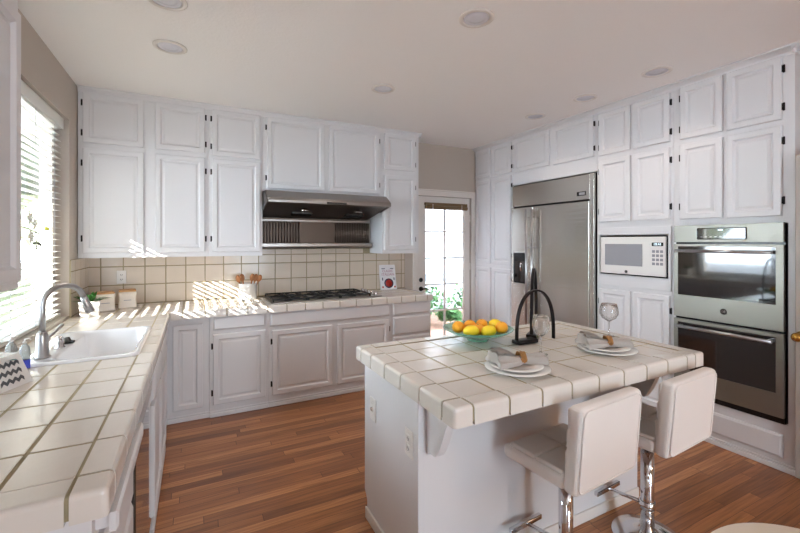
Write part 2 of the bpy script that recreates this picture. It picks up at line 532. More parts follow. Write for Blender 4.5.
# ------------------------------------------------------------------ cabinets
# local frame: x along the face left to right, -y out of the face, z up
DOOR = [(0, 0), (0, .014), (.005, .019), (.040, .019), (.050, .008), (.060, .008), (.074, .013)]
DRAW = [(0, 0), (0, .012), (.014, .021)]
SLIM = [(0, 0), (0, .012), (.012, .018)]
def hinge(parent, x, z, side):
    h = MB()
    h.box(x - .006, x + .006, -.006, -.0005, z - .026, z + .026, .002, 1)
    h.tube([(x + side * .006, -.010, z - .022), (x + side * .006, -.010, z + .022)], .005, 8)
    return h.build('hinge', 'hinge', parent)
def add_door(root, x0, x1, z0, z1, hs=None, name='door', loops=None, gap=True):
    L = loops or DOOR
    d = MB().panel(x0, x1, z0, z1, 0, L).build(name, 'cab', root)
    if hs:
        dz = min(.10, (z1 - z0) * .2) if z1 - z0 < .7 else .12
        hx = x0 - .008 if hs == 'L' else x1 + .008
        for z in (z0 + dz, z1 - dz):
            hinge(d, hx, z, 1 if hs == 'L' else -1)
    return d
def cabinet(name, label, cat, loc, rz, w_, z0, z1, depth, doors, group=None, crown=False, openings=None, shoe=False):
    root = thing(name, label, cat, (loc[0], loc[1], z0), rz, group)
    b = MB()
    h = z1 - z0
    if openings:                                          # face frame with holes: list of solid z bands
        for a, c in openings:
            b.box(0.0005, w_ - .0005, .001, depth, a - z0, c - z0)
        bands = list(openings)
        for (a, c), (a2, c2) in zip(bands, bands[1:] + [(h + z0, 0)]):
            if a2 - c > .01:
                b.box(.0005, .015, .001, depth, c - z0, a2 - z0); b.box(w_ - .034, w_ - .0005, .001, depth, c - z0, a2 - z0)
                b.box(.015, w_ - .034, depth - .02, depth, c - z0, a2 - z0)
    else:
        b.box(.0005, w_ - .0005, 0, depth, 0, h)
    b.build('carcass', 'cab', root)
    for a in doors:
        x0, x1, c, e = a[:4]
        hs = a[4] if len(a) > 4 else None
        nm = a[5] if len(a) > 5 else 'door'
        lp = a[6] if len(a) > 6 else None
        add_door(root, x0, x1, c - z0, e - z0, hs, nm, lp)
    return root

HP = PI / 2
# --- back wall uppers
ZU = 1.352
XA = -.834
cabinet('wall_cabinet', 'white upper cabinet in the corner beside the window, two doors wide', 'cabinet', (XA, YU, 0), 0, .112 - XA, ZU, 2.70, YB - YU - .004,
        [(.033, .449, 2.285, 2.688, 'L'), (.530, .917, 2.285, 2.688, 'R'), (.033, .449, 1.392, 2.242, 'L'), (.530, .917, 1.392, 2.242, 'R')],
        'upper cabinets on the back wall')
cabinet('wall_cabinet', 'white upper cabinet one door wide just left of the range hood', 'cabinet', (.112, YU, 0), 0, .468, ZU, 2.70, YB - YU - .004,
        [(.029, .446, 2.270, 2.690, 'L'), (.029, .446, 1.392, 2.242, 'L')], 'upper cabinets on the back wall')
cabinet('wall_cabinet', 'white short upper cabinet with two doors above the range hood', 'cabinet', (.580, YU, 0), 0, 1.266, 1.972, 2.70, YB - YU - .004,
        [(.040, .606, 2.002, 2.690, 'L'), (.660, 1.225, 2.006, 2.690, 'R')], 'upper cabinets on the back wall')
cabinet('wall_cabinet', 'white narrow upper cabinet between the range hood and the garden door', 'cabinet', (1.846, YU, 0), 0, .462, ZU, 2.70, YB - YU - .004,
        [(.024, .412, 2.285, 2.688, 'R'), (.024, .412, 1.392, 2.225, 'R')], 'upper cabinets on the back wall')
# crown strips
def crown(name, pts, depth=.035, hgt=.05):
    m = MB()
    for (x0, y0), (x1, y1), (nx, ny) in pts:
        t = bmesh.new()
        prof = [(0, 0), (.006, .002), (.010, .018), (depth * .6, .034), (depth, .040), (depth, .0495), (0, .0495)]
        A = [t.verts.new((x0 + nx * a + (-abs(ny) * 0), y0 + ny * a, 2.685 + b)) for a, b in prof]
        B = [t.verts.new((x1 + nx * a, y1 + ny * a, 2.685 + b)) for a, b in prof]
        t.faces.new(A); t.faces.new(B[::-1])
        for i in range(len(prof)):
            j = (i + 1) % len(prof)
            t.faces.new((A[i], B[i], B[j], A[j]))
        bmesh.ops.recalc_face_normals(t, faces=t.faces)
        m.merge(t)
    return struct(m.build(name, 'cab'))
crown('trim_1', [((XA, YU - .001), (2.335, YU - .001), (0, -1)), ((2.309, YU - .03), (2.309, YB), (1, 0))], .028)
crown('trim_2', [((XR - .001, YB - .002), (XR - .001, 1.072), (-1, 0)), ((XR - .058, 1.128), (XRW, 1.128), (0, -1))], .058)

# --- back wall bases
BZ0, BZ1 = .06, .861
def base_back(x0, x1, label, doors, name='base_cabinet', y=YC):
    r = cabinet(name, label, 'cabinet', (x0, y, 0), 0, x1 - x0, 0.0, BZ1, YB - y - .004, doors, 'base cabinets under the back counter')
    m = MB()                                              # stepped toe moulding
    m.box(0.001, x1 - x0 - .001, -.006, 0, .038, .052, .003, 1).box(0.001, x1 - x0 - .001, -.014, 0, 0.001, .034, .004, 2)
    m.build('toe_moulding', 'cab', r)
    return r
base_back(-.215, .112, 'white corner base cabinet with one narrow door where the counters meet',
          [(.055, .275, .098, .800, None)], y=YC + .018)
base_back(.112, .590, 'white base cabinet with a drawer over one door, left of the cooktop',
          [(.026, .450, .105, .700, 'L'), (.026, .450, .735, .850, None, 'drawer_front', DRAW)])
base_back(.590, 1.812, 'wide white base cabinet with two doors under the black cooktop',
          [(.032, .588, .105, .686, 'L'), (.640, 1.195, .105, .686, 'R'), (.014, 1.205, .722, .846, None, 'drawer_front', DRAW)])
base_back(1.812, 2.290, 'white base cabinet with a stack of drawers beside the garden door',
          [(.020, .458, .722, .850, None, 'drawer_front', DRAW), (.020, .458, .515, .700, None, 'drawer_front', DRAW),
           (.020, .458, .310, .495, None, 'drawer_front', DRAW), (.020, .458, .105, .290, None, 'drawer_front', DRAW)])

# --- left run (faces +x): local x goes +y
def base_left(y0, y1, label, doors, xface, name='base_cabinet', cat='cabinet', openings=None):
    r = cabinet(name, label, cat, (xface, y0, 0), HP, y1 - y0, 0.0, .86, xface - XL - .004, doors, 'base cabinets under the window counter', openings=openings)
    if openings:
        MB().box(.015, y1 - y0 - .034, .001, .019, openings[0][1], .86).build('face_rail', 'cab', r)
    m = MB()
    m.box(0.001, y1 - y0 - .001, -.014, 0, 0.001, .05, .004, 2)
    m.build('toe_moulding', 'cab', r)
    return r
XF = -.215
r = base_left(1.17, 1.735, 'white drawer cabinet at the near end of the window counter, top drawer ajar',
          [(.02, .545, .58, .76, None, 'drawer_front', DRAW), (.02, .545, .34, .56, None, 'drawer_front', DRAW), (.02, .545, .10, .32, None, 'drawer_front', DRAW)], XF)
dr = MB().panel(.015, .555, .785, .842 - .01, -.030, [(0, 0), (0, .014), (.008, .020)]).build('drawer_front', 'cab', r)
MB().box(.03, .54, -.030, -.0005, .79, .826).build('drawer_box', 'cab', dr)
base_left(2.345, 3.30, 'white sink base cabinet with two doors beyond the dishwasher',
          [(.02, .46, .10, .66, None), (.49, .93, .10, .66, None), (.02, .46, .69, .83, None, 'drawer_front', DRAW), (.49, .93, .69, .83, None, 'drawer_front', DRAW)], XF + .018, openings=[(0, .66)])
base_left(3.30, 3.742, 'white filler base cabinet between the sink base and the corner',
          [(.02, .42, .10, .66, None), (.02, .42, .69, .83, None, 'drawer_front', DRAW)], XF)
# dishwasher
dw = thing('dishwasher', 'stainless dishwasher with a dark front under the window counter', 'dishwasher', (XF, 1.738, 0), HP)
MB().box(.003, .600, .0, .55, .10, .86).build('tub', 'black', dw)
MB().box(.006, .597, -.024, -.001, .11, .745, .004).build('door', 'blackglass', dw)
MB().box(.006, .597, -.026, -.001, .75, .858, .004).build('control_panel', 'steel', dw)
MB().box(.003, .600, .03, .08, .002, .098).build('kick_plate', 'black', dw)

# near upper cabinet on the left wall
r = cabinet('wall_cabinet', 'white upper cabinet on the left wall, partly out of frame, in front of the window', 'cabinet',
        (-.492, .875, 0), HP, .787, 1.343, 2.70, -.492 - XL - .004,
        [(.02, .37, 1.366, 2.185, 'L'), (.40, .752, 1.366, 2.185, 'R'), (.02, .37, 2.23, 2.66, 'L'), (.40, .752, 2.23, 2.66, 'R')])
crown('trim_3', [((-.4915, .875), (-.4915, 1.662), (1, 0))], .028)

# --- right wall tall run (faces -x): local x goes -y, origin at the far side
def right(y_far, y_near, z0, z1, label, doors, name='wall_cabinet', cat='cabinet', group='tall cabinet run on the right wall', depth=XRW - XR - .006, openings=None):
    dd = [tuple([y_far - a[0], y_far - a[1]]) + tuple(a[2:]) for a in doors]
    return cabinet(name, label, cat, (XR, y_far, 0), -HP, y_far - y_near, z0, z1, depth, dd, group, openings=openings)
DP = DOOR
r = right(4.392, 3.668, 0, 2.70, 'tall white pantry cabinet between the garden door and the refrigerator',
      [(4.375, 4.072, 2.322, 2.690, 'L'), (4.035, 3.690, 2.318, 2.690, 'R'), (4.375, 4.072, 1.20, 2.285, 'L'), (4.035, 3.690, 1.20, 2.285, 'R'),
       (4.375, 4.072, .12, 1.150, 'L'), (4.035, 3.690, .12, 1.150, 'R')], 'pantry_cabinet')
r = right(3.667, 2.540, 2.155, 2.70, 'white cabinet with two doors above the steel refrigerator',
      [(3.640, 3.110, 2.305, 2.690, 'L'), (3.055, 2.570, 2.300, 2.690, 'R')])
r = right(2.539, 1.856, 0, 2.70, 'tall white cabinet column that holds the microwave',
      [(2.510, 2.208, 2.290, 2.682, 'L'), (2.178, 1.880, 2.290, 2.682, 'R'), (2.510, 2.208, 1.668, 2.242, 'L'), (2.178, 1.880, 1.668, 2.242, 'R'),
       (2.510, 2.208, .12, 1.050, 'L'), (2.178, 1.880, .12, 1.050, 'R')], 'tall_cabinet',
      openings=[(0, 1.185), (1.545, 2.70)])
MB().box(.012, .671, -.012, 0, 1.088, 1.182, .002).box(.012, .671, -.012, 0, 1.548, 1.612, .002).box(.012, .034, -.012, 0, 1.182, 1.548, .002).box(.649, .671, -.012, 0, 1.182, 1.548, .002).build('microwave_surround', 'cab', r)
r = right(1.855, 1.128, 0, 2.70, 'tall white cabinet column that holds the double oven',
      [(1.801, 1.520, 2.285, 2.690, 'L'), (1.495, 1.190, 2.280, 2.690, 'R'), (1.801, 1.520, 1.660, 2.242, 'L'), (1.495, 1.190, 1.655, 2.242, 'R'),
       (1.801, 1.185, .085, .235, None, 'drawer_front', DRAW)], 'tall_cabinet',
      openings=[(0, .30), (1.610, 2.70)])
for rr, w_ in ((r, .727),):
    MB().box(0.001, w_ - .001, -.012, 0, .036, .050, .003, 1).box(0.001, w_ + .012, -.022, 0, 0.001, .034, .004, 2).build('toe_moulding', 'cab', rr)

# ------------------------------------------------------------------ microwave
mw = thing('microwave', 'white built-in microwave with a grey window and keypad', 'microwave', (XR, 2.502, 1.187), -HP)
W_, H_ = .609, .352
MB().box(.0, W_, -.004, .40, .001, H_, .004).build('housing', 'black', mw)
MB().box(.012, W_ - .012, -.022, -.0045, .012, H_ - .012, .006).build('door', 'plastic', mw)
MB().box(.062, .408, -.0245, -.0225, .088, .278).build('door_window', 'mwgrey', mw)
fr = MB(); fr.panel(.025, .410, .06, .285, -.0225, [(0, 0), (.004, .003), (.020, .003), (.022, .0)]); 
kp = MB().box(.480, .595, -.026, -.0225, .02, .332, .002).build('control_panel', 'plastic', mw)
MB().box(.490, .582, -.0275, -.0262, .262, .292).build('display', 'black', kp)
text('display_digits', '10:41', .030, 'glow', kp, (.536, -.0282, .277), (HP, 0, 0))
for i in range(4):
    for j in range(3):
        MB().box(.492 + j * .032, .516 + j * .032, -.0272, -.0262, .105 + i * .034, .127 + i * .034, .0006, 1).build('button', 'mwgrey', kp)
MB().box(.490, .585, -.0272, -.0262, .035, .075, .001, 1).build('open_button', 'plastic', kp)
em = MB().lathe([(0, 0), (.013, 0), (.013, .002), (0, .002)], 20, m=Matrix.Translation((.265, -.0222, .036)) @ Matrix.Rotation(HP, 4, 'X')).build('emblem', 'badge', mw)

# ------------------------------------------------------------------ double oven
ov = thing('double_oven', 'stainless double wall oven with black glass doors', 'oven', (XR, 1.838, .301), -HP)
OW = .664
MB().box(.0, OW, .002, .55, .001, 1.306).build('oven_body', 'black', ov)
def oz(z): return z - .301
def odoor(z0, z1, wz0, wz1, label):
    d_ = MB()
    # frame around the glass
    d_.box(.0, OW, -.030, -.001, oz(z0), oz(wz0), .002)
    d_.box(.0, OW, -.030, -.001, oz(wz1), oz(z1), .002)
    d_.box(.0, .030, -.030, -.001, oz(wz0), oz(wz1), .001)
    d_.box(OW - .040, OW, -.030, -.001, oz(wz0), oz(wz1), .001)
    d_ = d_.build('oven_door', 'ovensteel', ov)
    g = MB().box(.030, OW - .040, -.027, -.002, oz(wz0), oz(wz1)).build('door_glass', 'blackglass', d_)
    MB().box(.12, OW - .14, -.0276, -.0272, oz(wz0) + .05, oz(wz1) - .10).build('inner_window', 'black', d_) if False else None
    hz = oz(z1) - .052
    hb = MB()
    hb.tube([(.035, -.072, hz), (OW - .045, -.072, hz)], .0125, 14)
    for x in (.055, OW - .065):
        hb.box(x - .012, x + .012, -.070, -.028, hz - .010, hz + .010, .003)
    hb.build('handle', 'nickel', d_)
    return d_
odoor(.905, 1.468, 1.075, 1.450, 'upper')
odoor(.345, .888, .50, .862, 'lower')
cp = MB().box(0, OW, -.028, -.001, oz(1.482), oz(1.612), .003).build('control_panel', 'ovensteel', ov)
MB().box(.165, .470, -.0305, -.0285, oz(1.502), oz(1.588), .008).build('display', 'blackglass', cp)
MB().box(.300, .330, -.0311, -.0306, oz(1.566), oz(1.576)).build('display_light', 'glow', cp)
for i in range(9):
    MB().box(.185 + i * .031, .200 + i * .031, -.0311, -.0306, oz(1.520), oz(1.524)).build('key_mark', 'mwgrey', cp)
MB().box(0.002, OW - .002, -.012, -.001, oz(.304), oz(.340), .001).build('vent_strip', 'black', ov)
em = MB().lathe([(0, 0), (.021, 0), (.021, .003), (0, .003)], 24, m=Matrix.Translation((.335, -.030, oz(.985))) @ Matrix.Rotation(HP, 4, 'X')).build('emblem', 'badge', ov)
text('emblem_letters', 'GE', .022, 'chrome', em, (.335, -.0340, oz(.985)), (HP, 0, 0))

# ------------------------------------------------------------------ refrigerator
fg = thing('refrigerator', 'tall built-in stainless refrigerator with side by side doors', 'refrigerator', (XR, 3.660, 0), -HP)
FW = 1.095
MB().box(.004, FW - .004, .002, .60, .02, 2.148).build('fridge_body', 'black', fg)
MB().box(.012, FW - .030, -.030, .0, 1.895, 2.135, .003).build('top_grille', 'steel', fg)
MB().box(.012, .345, -.045, -.004, .13, 1.875, .004).build('freezer_door', 'steel', fg)
MB().box(.352, FW - .030, -.045, -.004, .13, 1.875, .004).build('fridge_door', 'steel', fg)
MB().box(FW - .027, FW + .016, -.034, -.001, .03, 2.14, .002).build('side_trim', 'steel', fg)
MB().box(.012, FW - .03, -.020, -.001, .02, .12, .002).build('kick_grille', 'darksteel', fg)
for x, nm in ((.312, 0), (.395, 1)):
    hb = MB().tube([(x, -.105, .42), (x, -.105, 1.84)], .0125, 14)
    for z in (.50, 1.02, 1.42, 1.76):
        hb.tube([(x, -.105, z), (x, -.044, z)], .008, 10)
    hb.build('door_handle', 'nickel', fg)
dp = MB().box(.050, .262, -.0495, -.0455, 1.005, 1.355, .002)
dp.box(.065, .247, -.0535, -.0498, 1.275, 1.340, .001)
dp = dp.build('ice_dispenser', 'black', fg)
MB().box(.075, .237, -.0502, -.0497, 1.02, 1.262).build('dispenser_recess', 'blackglass', dp)
MB().tube([(.175, -.052, 1.24), (.175, -.058, 1.20), (.18, -.056, 1.15)], [.012, .010, .008], 10).build('dispenser_lever', 'chrome', dp)
bd = MB().box(FW - .175, FW - .075, -.034, -.0305, 1.935, 1.975, .0015).build('badge', 'black', fg)
MB().box(FW - .148, FW - .080, -.0352, -.0342, 1.942, 1.968, .0004, 1).build('badge_plate', 'chrome', bd)

# ------------------------------------------------------------------ counters
def tiled_top(name, label, bed, tiles, edges):
    root = thing(name, label, 'countertop', (0, 0, 0))
    b = MB()
    for x in bed:
        if len(x) == 7: b.boxe(*x[:6], .012, x[6], 4)
        else: b.box(*x)
    b.build('grout_bed', 'grout', root)
    t = MB()
    for (x0, x1, y0, y1) in tiles:
        t.boxe(x0, x1, y0, y1, ZC - .012, ZC, .002, lambda a, b_, c: c > 0 and (a or b_), 1)
    t.build('field_tiles', 'tile', root)
    t = MB()
    for (x0, x1, y0, y1, z0, fn) in edges:
        t.boxe(x0, x1, y0, y1, z0, ZC + .004, .013, fn, 4)
    t.build('edge_tiles', 'tile', root)
    return root
g = .0045
def grid(xs, ys):
    out = []
    for a, b in zip(xs, xs[1:]):
        for c, d_ in zip(ys, ys[1:]):
            if b - a > .012 and d_ - c > .012:
                out.append((a + g, b - g, c + g, d_ - g))
    return out
def seq(a, b, p, first=None):
    o = [a]
    v = a + (first if first else p)
    while v < b - 1e-4:
        o.append(v); v += p
    o.append(b)
    return o
# L-shaped counter under the window and along the back wall
SX0, SX1, SY0, SY1 = -.715, -.262, 2.40, 3.13         # sink cut-out
xs = [-.838, -.735, -.570, -.405, -.255]
ysn = seq(1.225, 3.70, .2, .0 + .2)
tl = grid(xs, ysn)
def cut(tl):
    out = []
    for (a, b, c, d_) in tl:
        if b <= SX0 or a >= SX1 or d_ <= SY0 or c >= SY1:
            out.append((a, b, c, d_)); continue
        if c < SY0: out.append((a, b, c, SY0 - g))
        if d_ > SY1: out.append((a, b, SY1 + g, d_))
        c2, d2 = max(c, SY0), min(d_, SY1)
        if a < SX0 - .02: out.append((a, SX0 - g, c2, d2))
    return [q for q in out if q[1] - q[0] > .01 and q[3] - q[2] > .01]
tl = cut(tl)
xb = seq(-.255, 2.225, .167, .0 + .165)
tl += grid([-.838, -.735, -.570, -.405, -.255], [3.70, 3.86, 4.02, 4.18, 4.34, 4.398])
CX0, CX1, CY0, CY1 = .625, 1.735, 3.80, 4.30          # cooktop
tl += grid(xb, [3.792, 3.955, 4.12, 4.285, 4.398])
ed = []
XO = -.178
for a, b in zip(ysn, ysn[1:]):
    if a < 3.65:
        ed.append((-.255 + g, XO, a + g, min(b, 3.70) - g, ZC - .062, lambda a_, b_, c: a_ > 0 and c > 0))
ed.append((-.255 + g, XO, 1.135, 1.225 - g, ZC - .062, lambda a_, b_, c: (a_ > 0 and c > 0) or (b_ < 0 and c > 0) or (a_ > 0 and b_ < 0)))
for a, b in zip(xs, xs[1:]):
    ed.append((a + g, b - g, 1.135, 1.225 - g, ZC - .062, lambda a_, b_, c: b_ < 0 and c > 0))
YO = 3.705
for a, b in zip(xb, xb[1:]):
    a2 = max(a, XO + .004)
    if b - a2 > .02:
        ed.append((a2 + (g if a2 == a else 0), b - g, YO, 3.792 - g, ZC - .062, lambda a_, b_, c: b_ < 0 and c > 0))
ed.append((-.255 + g, XO, 3.70 + g, 3.792 - g, ZC - .062, lambda a_, b_, c: False))
ed.append((2.225 + g, 2.30, YO, 3.792 - g, ZC - .062, lambda a_, b_, c: (a_ > 0 and c > 0) or (b_ < 0 and c > 0) or (a_ > 0 and b_ < 0)))
for a, b in zip([3.792, 3.955, 4.12, 4.285], [3.955, 4.12, 4.285, 4.398]):
    ed.append((2.225 + g, 2.30, a + g, b - g, ZC - .062, lambda a_, b_, c: a_ > 0 and c > 0))
bed = [(-.838, SX0, 1.225, 3.70, ZC - .052, ZC - .0012), (SX0, -.2545, 1.225, SY0, ZC - .052, ZC - .0012), (SX1, -.2545, SY0, SY1, ZC - .052, ZC - .0012),
       (SX0, -.2545, SY1, 3.70, ZC - .052, ZC - .0012), (-.838, 2.225, 3.7925, 4.398, ZC - .045, ZC - .0012),
       (-.838, -.2555, 3.7005, 3.7925, ZC - .045, ZC - .0012),
       (-.254, XO - .0025, 1.1375, 3.7922, ZC - .052, ZC + .0015, lambda p, q, r_: (p > 0 and r_ > 0) or (q < 0 and r_ > 0) or (p > 0 and q < 0)),
       (-.838, -.2545, 1.1375, 1.224, ZC - .052, ZC + .0015, lambda p, q, r_: q < 0 and r_ > 0),
       (XO - .002, 2.2975, YO + .0025, 3.7922, ZC - .045, ZC + .0015, lambda p, q, r_: (q < 0 and r_ > 0) or (p > 0 and r_ > 0) or (p > 0 and q < 0)),
       (2.2255, 2.2975, 3.7926, 4.398, ZC - .045, ZC + .0015, lambda p, q, r_: p > 0 and r_ > 0)]
tiled_top('countertop', 'white tiled countertop running under the window and along the back wall', bed, tl, ed)

# backsplash (geometry tiles)
def backsplash():
    m = MB()
    zs = [.9175, 1.092, 1.259, 1.349]
    xs_ = [-.838, -.744] + [-.744 + .167 * i for i in range(1, 20)]
    xs_ = [x for x in xs_ if x < 2.28] + [2.31]
    for a, b in zip(xs_, xs_[1:]):
        for c, d_ in zip(zs, zs[1:]):
            m.boxe(a + .004, b - .004, YB - .012, YB - .003, c + .004, d_ - .004, .002, lambda p, q, r_: q < 0, 1)
    # behind the hood zone the tiles reach the steel panel
    for a, b in zip(xs_, xs_[1:]):
        if a > .57 and b < 1.86:
            m.boxe(a + .003, b - .003, YB - .012, YB - .003, 1.352, 1.405, .002, lambda p, q, r_: q < 0, 1)
    # return on the left wall
    for a, b in ((3.822, 3.95), (3.95, 4.117), (4.117, 4.284), (4.284, 4.386)):
        for c, d_ in zip(zs, zs[1:]):
            m.boxe(XL + .001, XL + .010, a + .003, b - .003, c + .003, d_ - .003, .002, lambda p, q, r_: p > 0, 1)
    o = struct(m.build('trim_4', 'btile'))
    n_ = MB().box(-.838, 2.31, YB - .0105, YB - .0005, ZC + .001, 1.349).box(.584, 1.842, YB - .0105, YB - .0005, 1.349, 1.41)
    n_.box(XL + .0005, XL + .0088, 3.822, 4.39, ZC + .001, 1.349)
    n_.build('grout_bed', 'grout', o)
backsplash()

# ------------------------------------------------------------------ island
IX0, IX1, IY0, IY1 = .785, 2.345, 1.130, 2.070
xi = [IX0 + .082] + [IX0 + .082 + .1652 * i for i in range(1, 9)]
xi = [x for x in xi if x < IX1 - .09] + [IX1 - .082]
yi = [IY0 + .078] + [IY0 + .078 + .163 * i for i in range(1, 9)]
yi = [y for y in yi if y < IY1 - .09] + [IY1 - .078]
ti = grid(xi, yi)
ei = []
ZE = ZC - .066
for a, b in zip(yi, yi[1:]):
    ei.append((IX0, xi[0] - g, a + g, b - g, ZE, lambda p, q, r_: p < 0 and r_ > 0))
    ei.append((xi[-1] + g, IX1, a + g, b - g, ZE, lambda p, q, r_: p > 0 and r_ > 0))
for a, b in zip(xi, xi[1:]):
    ei.append((a + g, b - g, IY0, yi[0] - g, ZE, lambda p, q, r_: q < 0 and r_ > 0))
    ei.append((a + g, b - g, yi[-1] + g, IY1, ZE, lambda p, q, r_: q > 0 and r_ > 0))
def cfn(sx, sy):
    return lambda p, q, r_: (p == sx and r_ > 0) or (q == sy and r_ > 0) or (p == sx and q == sy)
ei.append((IX0, xi[0] - g, IY0, yi[0] - g, ZE, cfn(-1, -1)))
ei.append((xi[-1] + g, IX1, IY0, yi[0] - g, ZE, cfn(1, -1)))
ei.append((IX0, xi[0] - g, yi[-1] + g, IY1, ZE, cfn(-1, 1)))
ei.append((xi[-1] + g, IX1, yi[-1] + g, IY1, ZE, cfn(1, 1)))
tiled_top('island_countertop', 'cream tiled island countertop with rounded edge tiles', [(IX0 + .080, IX1 - .080, IY0 + .080, IY1 - .080, ZE + .012, ZC - .0012), (IX0 + .0025, IX0 + .0795, IY0 + .0025, IY1 - .0025, ZE + .012, ZC + .0015, lambda p, q, r_: (p < 0 and r_ > 0) or (q and r_ > 0) or (p < 0 and q)), (IX1 - .0795, IX1 - .0025, IY0 + .0025, IY1 - .0025, ZE + .012, ZC + .0015, lambda p, q, r_: (p > 0 and r_ > 0) or (q and r_ > 0) or (p > 0 and q)), (IX0 + .0797, IX1 - .0797, IY0 + .0025, IY0 + .0765, ZE + .012, ZC + .0015, lambda p, q, r_: q < 0 and r_ > 0), (IX0 + .0797, IX1 - .0797, IY1 - .0765, IY1 - .0025, ZE + .012, ZC + .0015, lambda p, q, r_: q > 0 and r_ > 0)], ti, ei)
isl = thing('kitchen_island', 'white island base under the tiled top, brackets facing the stools', 'island', (0, 0, 0))
BX0, BX1, BY0, BY1 = .830, 2.300, 1.455, 2.045
b = MB()
b.prism([(BY0, .001), (BY1 - .035, .001), (BY1 - .035, .085), (BY1 - .030, .10), (BY1, .135), (BY1, ZE - .001 + .012), (BY0, ZE - .001 + .012)], 'x', BX0, BX1)
b.build('island_body', 'cab', isl)
b = MB().box(BX0 - .012, BX0 - .0005, BY0 - .012, BY1 - .03, .001, .060, .004, 2)
b.box(BX0 - .012, BX1, BY0 - .012, BY0 - .0005, .001, .060, .004, 2)
b.build('base_shoe', 'trimw', isl)
def corbel(x):
    pr = [(BY0 - .001, ZE + .010), (BY0 - .225, ZE + .010), (BY0 - .230, .835)]
    cv = []
    for i in range(13):
        t = i / 12
        y = BY0 - .230 + .205 * t
        q_ = min(1, max(0, (t - .12) / .70))
        z = .835 - .225 * q_ * q_ * (3 - 2 * q_) - .012 * math.sin(PI * min(1, t * 4))
        cv.append((y, z))
    # smooth S profile
    pr += cv[1:] + [(BY0 - .014, .596), (BY0 - .001, .602)]
    return MB().prism(pr, 'x', x, x + .038).build('corbel', 'cab', isl)
corbel(.868); corbel(2.235)
def plate(name, label, loc, rz, kind):
    r = thing(name, label, 'switch' if kind == 'switch' else 'outlet', loc, rz)
    MB().box(-.036, .036, -.006, -.0006, -.059, .059, .003, 2).build('wall_plate', 'plastic', r)
    if kind == 'switch':
        MB().box(-.016, .016, -.0075, -.0062, -.033, .033, .001, 1).build('switch_frame', 'plastic', r)
        MB().prism([(-.0078, -.012), (-.020, .004), (-.020, .010), (-.0078, .012)], 'x', -.005, .005).build('toggle', 'plastic', r)
    else:
        for z in (-.021, .021):
            o = MB().box(-.016, .016, -.0085, -.0062, z - .015, z + .015, .004, 2).build('socket', 'plastic', r)
            MB().box(-.008, -.005, -.0090, -.0086, z - .005, z + .006).box(.005, .008, -.0090, -.0086, z - .005, z + .006).box(-.002, .002, -.009, -.0086, z - .011, z - .007).build('slots', 'black', o)
    return r
plate('light_switch', 'white toggle light switch on the side of the island', (BX0, 1.925, .615), -HP, 'switch')
plate('power_outlet', 'white power outlet low on the island side, right of the light switch', (BX0, 1.530, .615), -HP, 'outlet')
plate('power_outlet', 'white power outlet on the tan backsplash above the canisters', (-.590, YB - .012, 1.165), 0, 'outlet')

# ------------------------------------------------------------------ range hood
hd = thing('range_hood', 'stainless range hood under the short cabinet above the cooktop', 'range hood', (0, 0, 0))
hx0, hx1 = .585, 1.828
b = MB()
b.prism([(YU - .002, 1.968), (3.90, 1.968), (3.790, 1.895), (3.778, 1.870), (3.778, 1.852), (3.798, 1.852), (3.806, 1.872), (3.905, 1.945), (YU - .002, 1.950)], 'x', hx0, hx1)
b.prism([(YU - .002, 1.968), (3.90, 1.968), (3.778, 1.885), (3.778, 1.852), (YU - .002, 1.80)], 'x', hx0, hx0 + .012)
b.prism([(YU - .002, 1.968), (3.90, 1.968), (3.778, 1.885), (3.778, 1.852), (YU - .002, 1.80)], 'x', hx1 - .012, hx1)
b.build('canopy', 'hoodsteel', hd)
b = MB()
b.prism([(3.815, 1.850), (YB - .02, 1.742), (YB - .02, 1.760), (3.815, 1.868)], 'x', hx0 + .013, hx1 - .013)
b.build('filter_tray', 'darksteel', hd)
for x in (.86, 1.42):
    MB().prism([(4.02, 1.781), (4.10, 1.760), (4.10, 1.745), (4.02, 1.765)], 'x', x, x + .20).build('vent_slot', 'black', hd)
    MB().lathe([(0, .018), (.02, .016), (.045, 0), (.045, -.006), (0, -.012)], 18, c=(x + .10, 3.93, 1.795)).build('hood_lamp', 'chrome', hd)
MB().box(1.14, 1.34, 3.773, 3.7775, 1.853, 1.868, .001).build('switch_panel', 'black', hd)
sp = thing('backguard_panel', 'stainless wall panel with ribbed warming racks beneath the hood', 'backguard', (0, 0, 0))
MB().box(hx0, hx1, YB - .030, YB - .014, 1.412, 1.738, .002).build('back_sheet', 'smoked', sp)
b = MB()
b.prism([(YB - .031, 1.415), (YB - .115, 1.420), (YB - .125, 1.435), (YB - .125, 1.465), (YB - .110, 1.468), (YB - .031, 1.452)], 'x', hx0, hx1)
b.build('ledge', 'hoodsteel', sp)
b = MB().box(hx0, hx1, YB - .060, YB - .031, 1.700, 1.722, .003)
b.build('top_rail', 'hoodsteel', sp)
for x0 in (.60, 1.405):
    b = MB()
    for i in range(14):
        x = x0 + .012 + i * .030
        b.tube([(x, YB - .046, 1.472), (x, YB - .046, 1.698)], .006, 8)
    b.build('ribbed_rack', 'darksteel', sp)

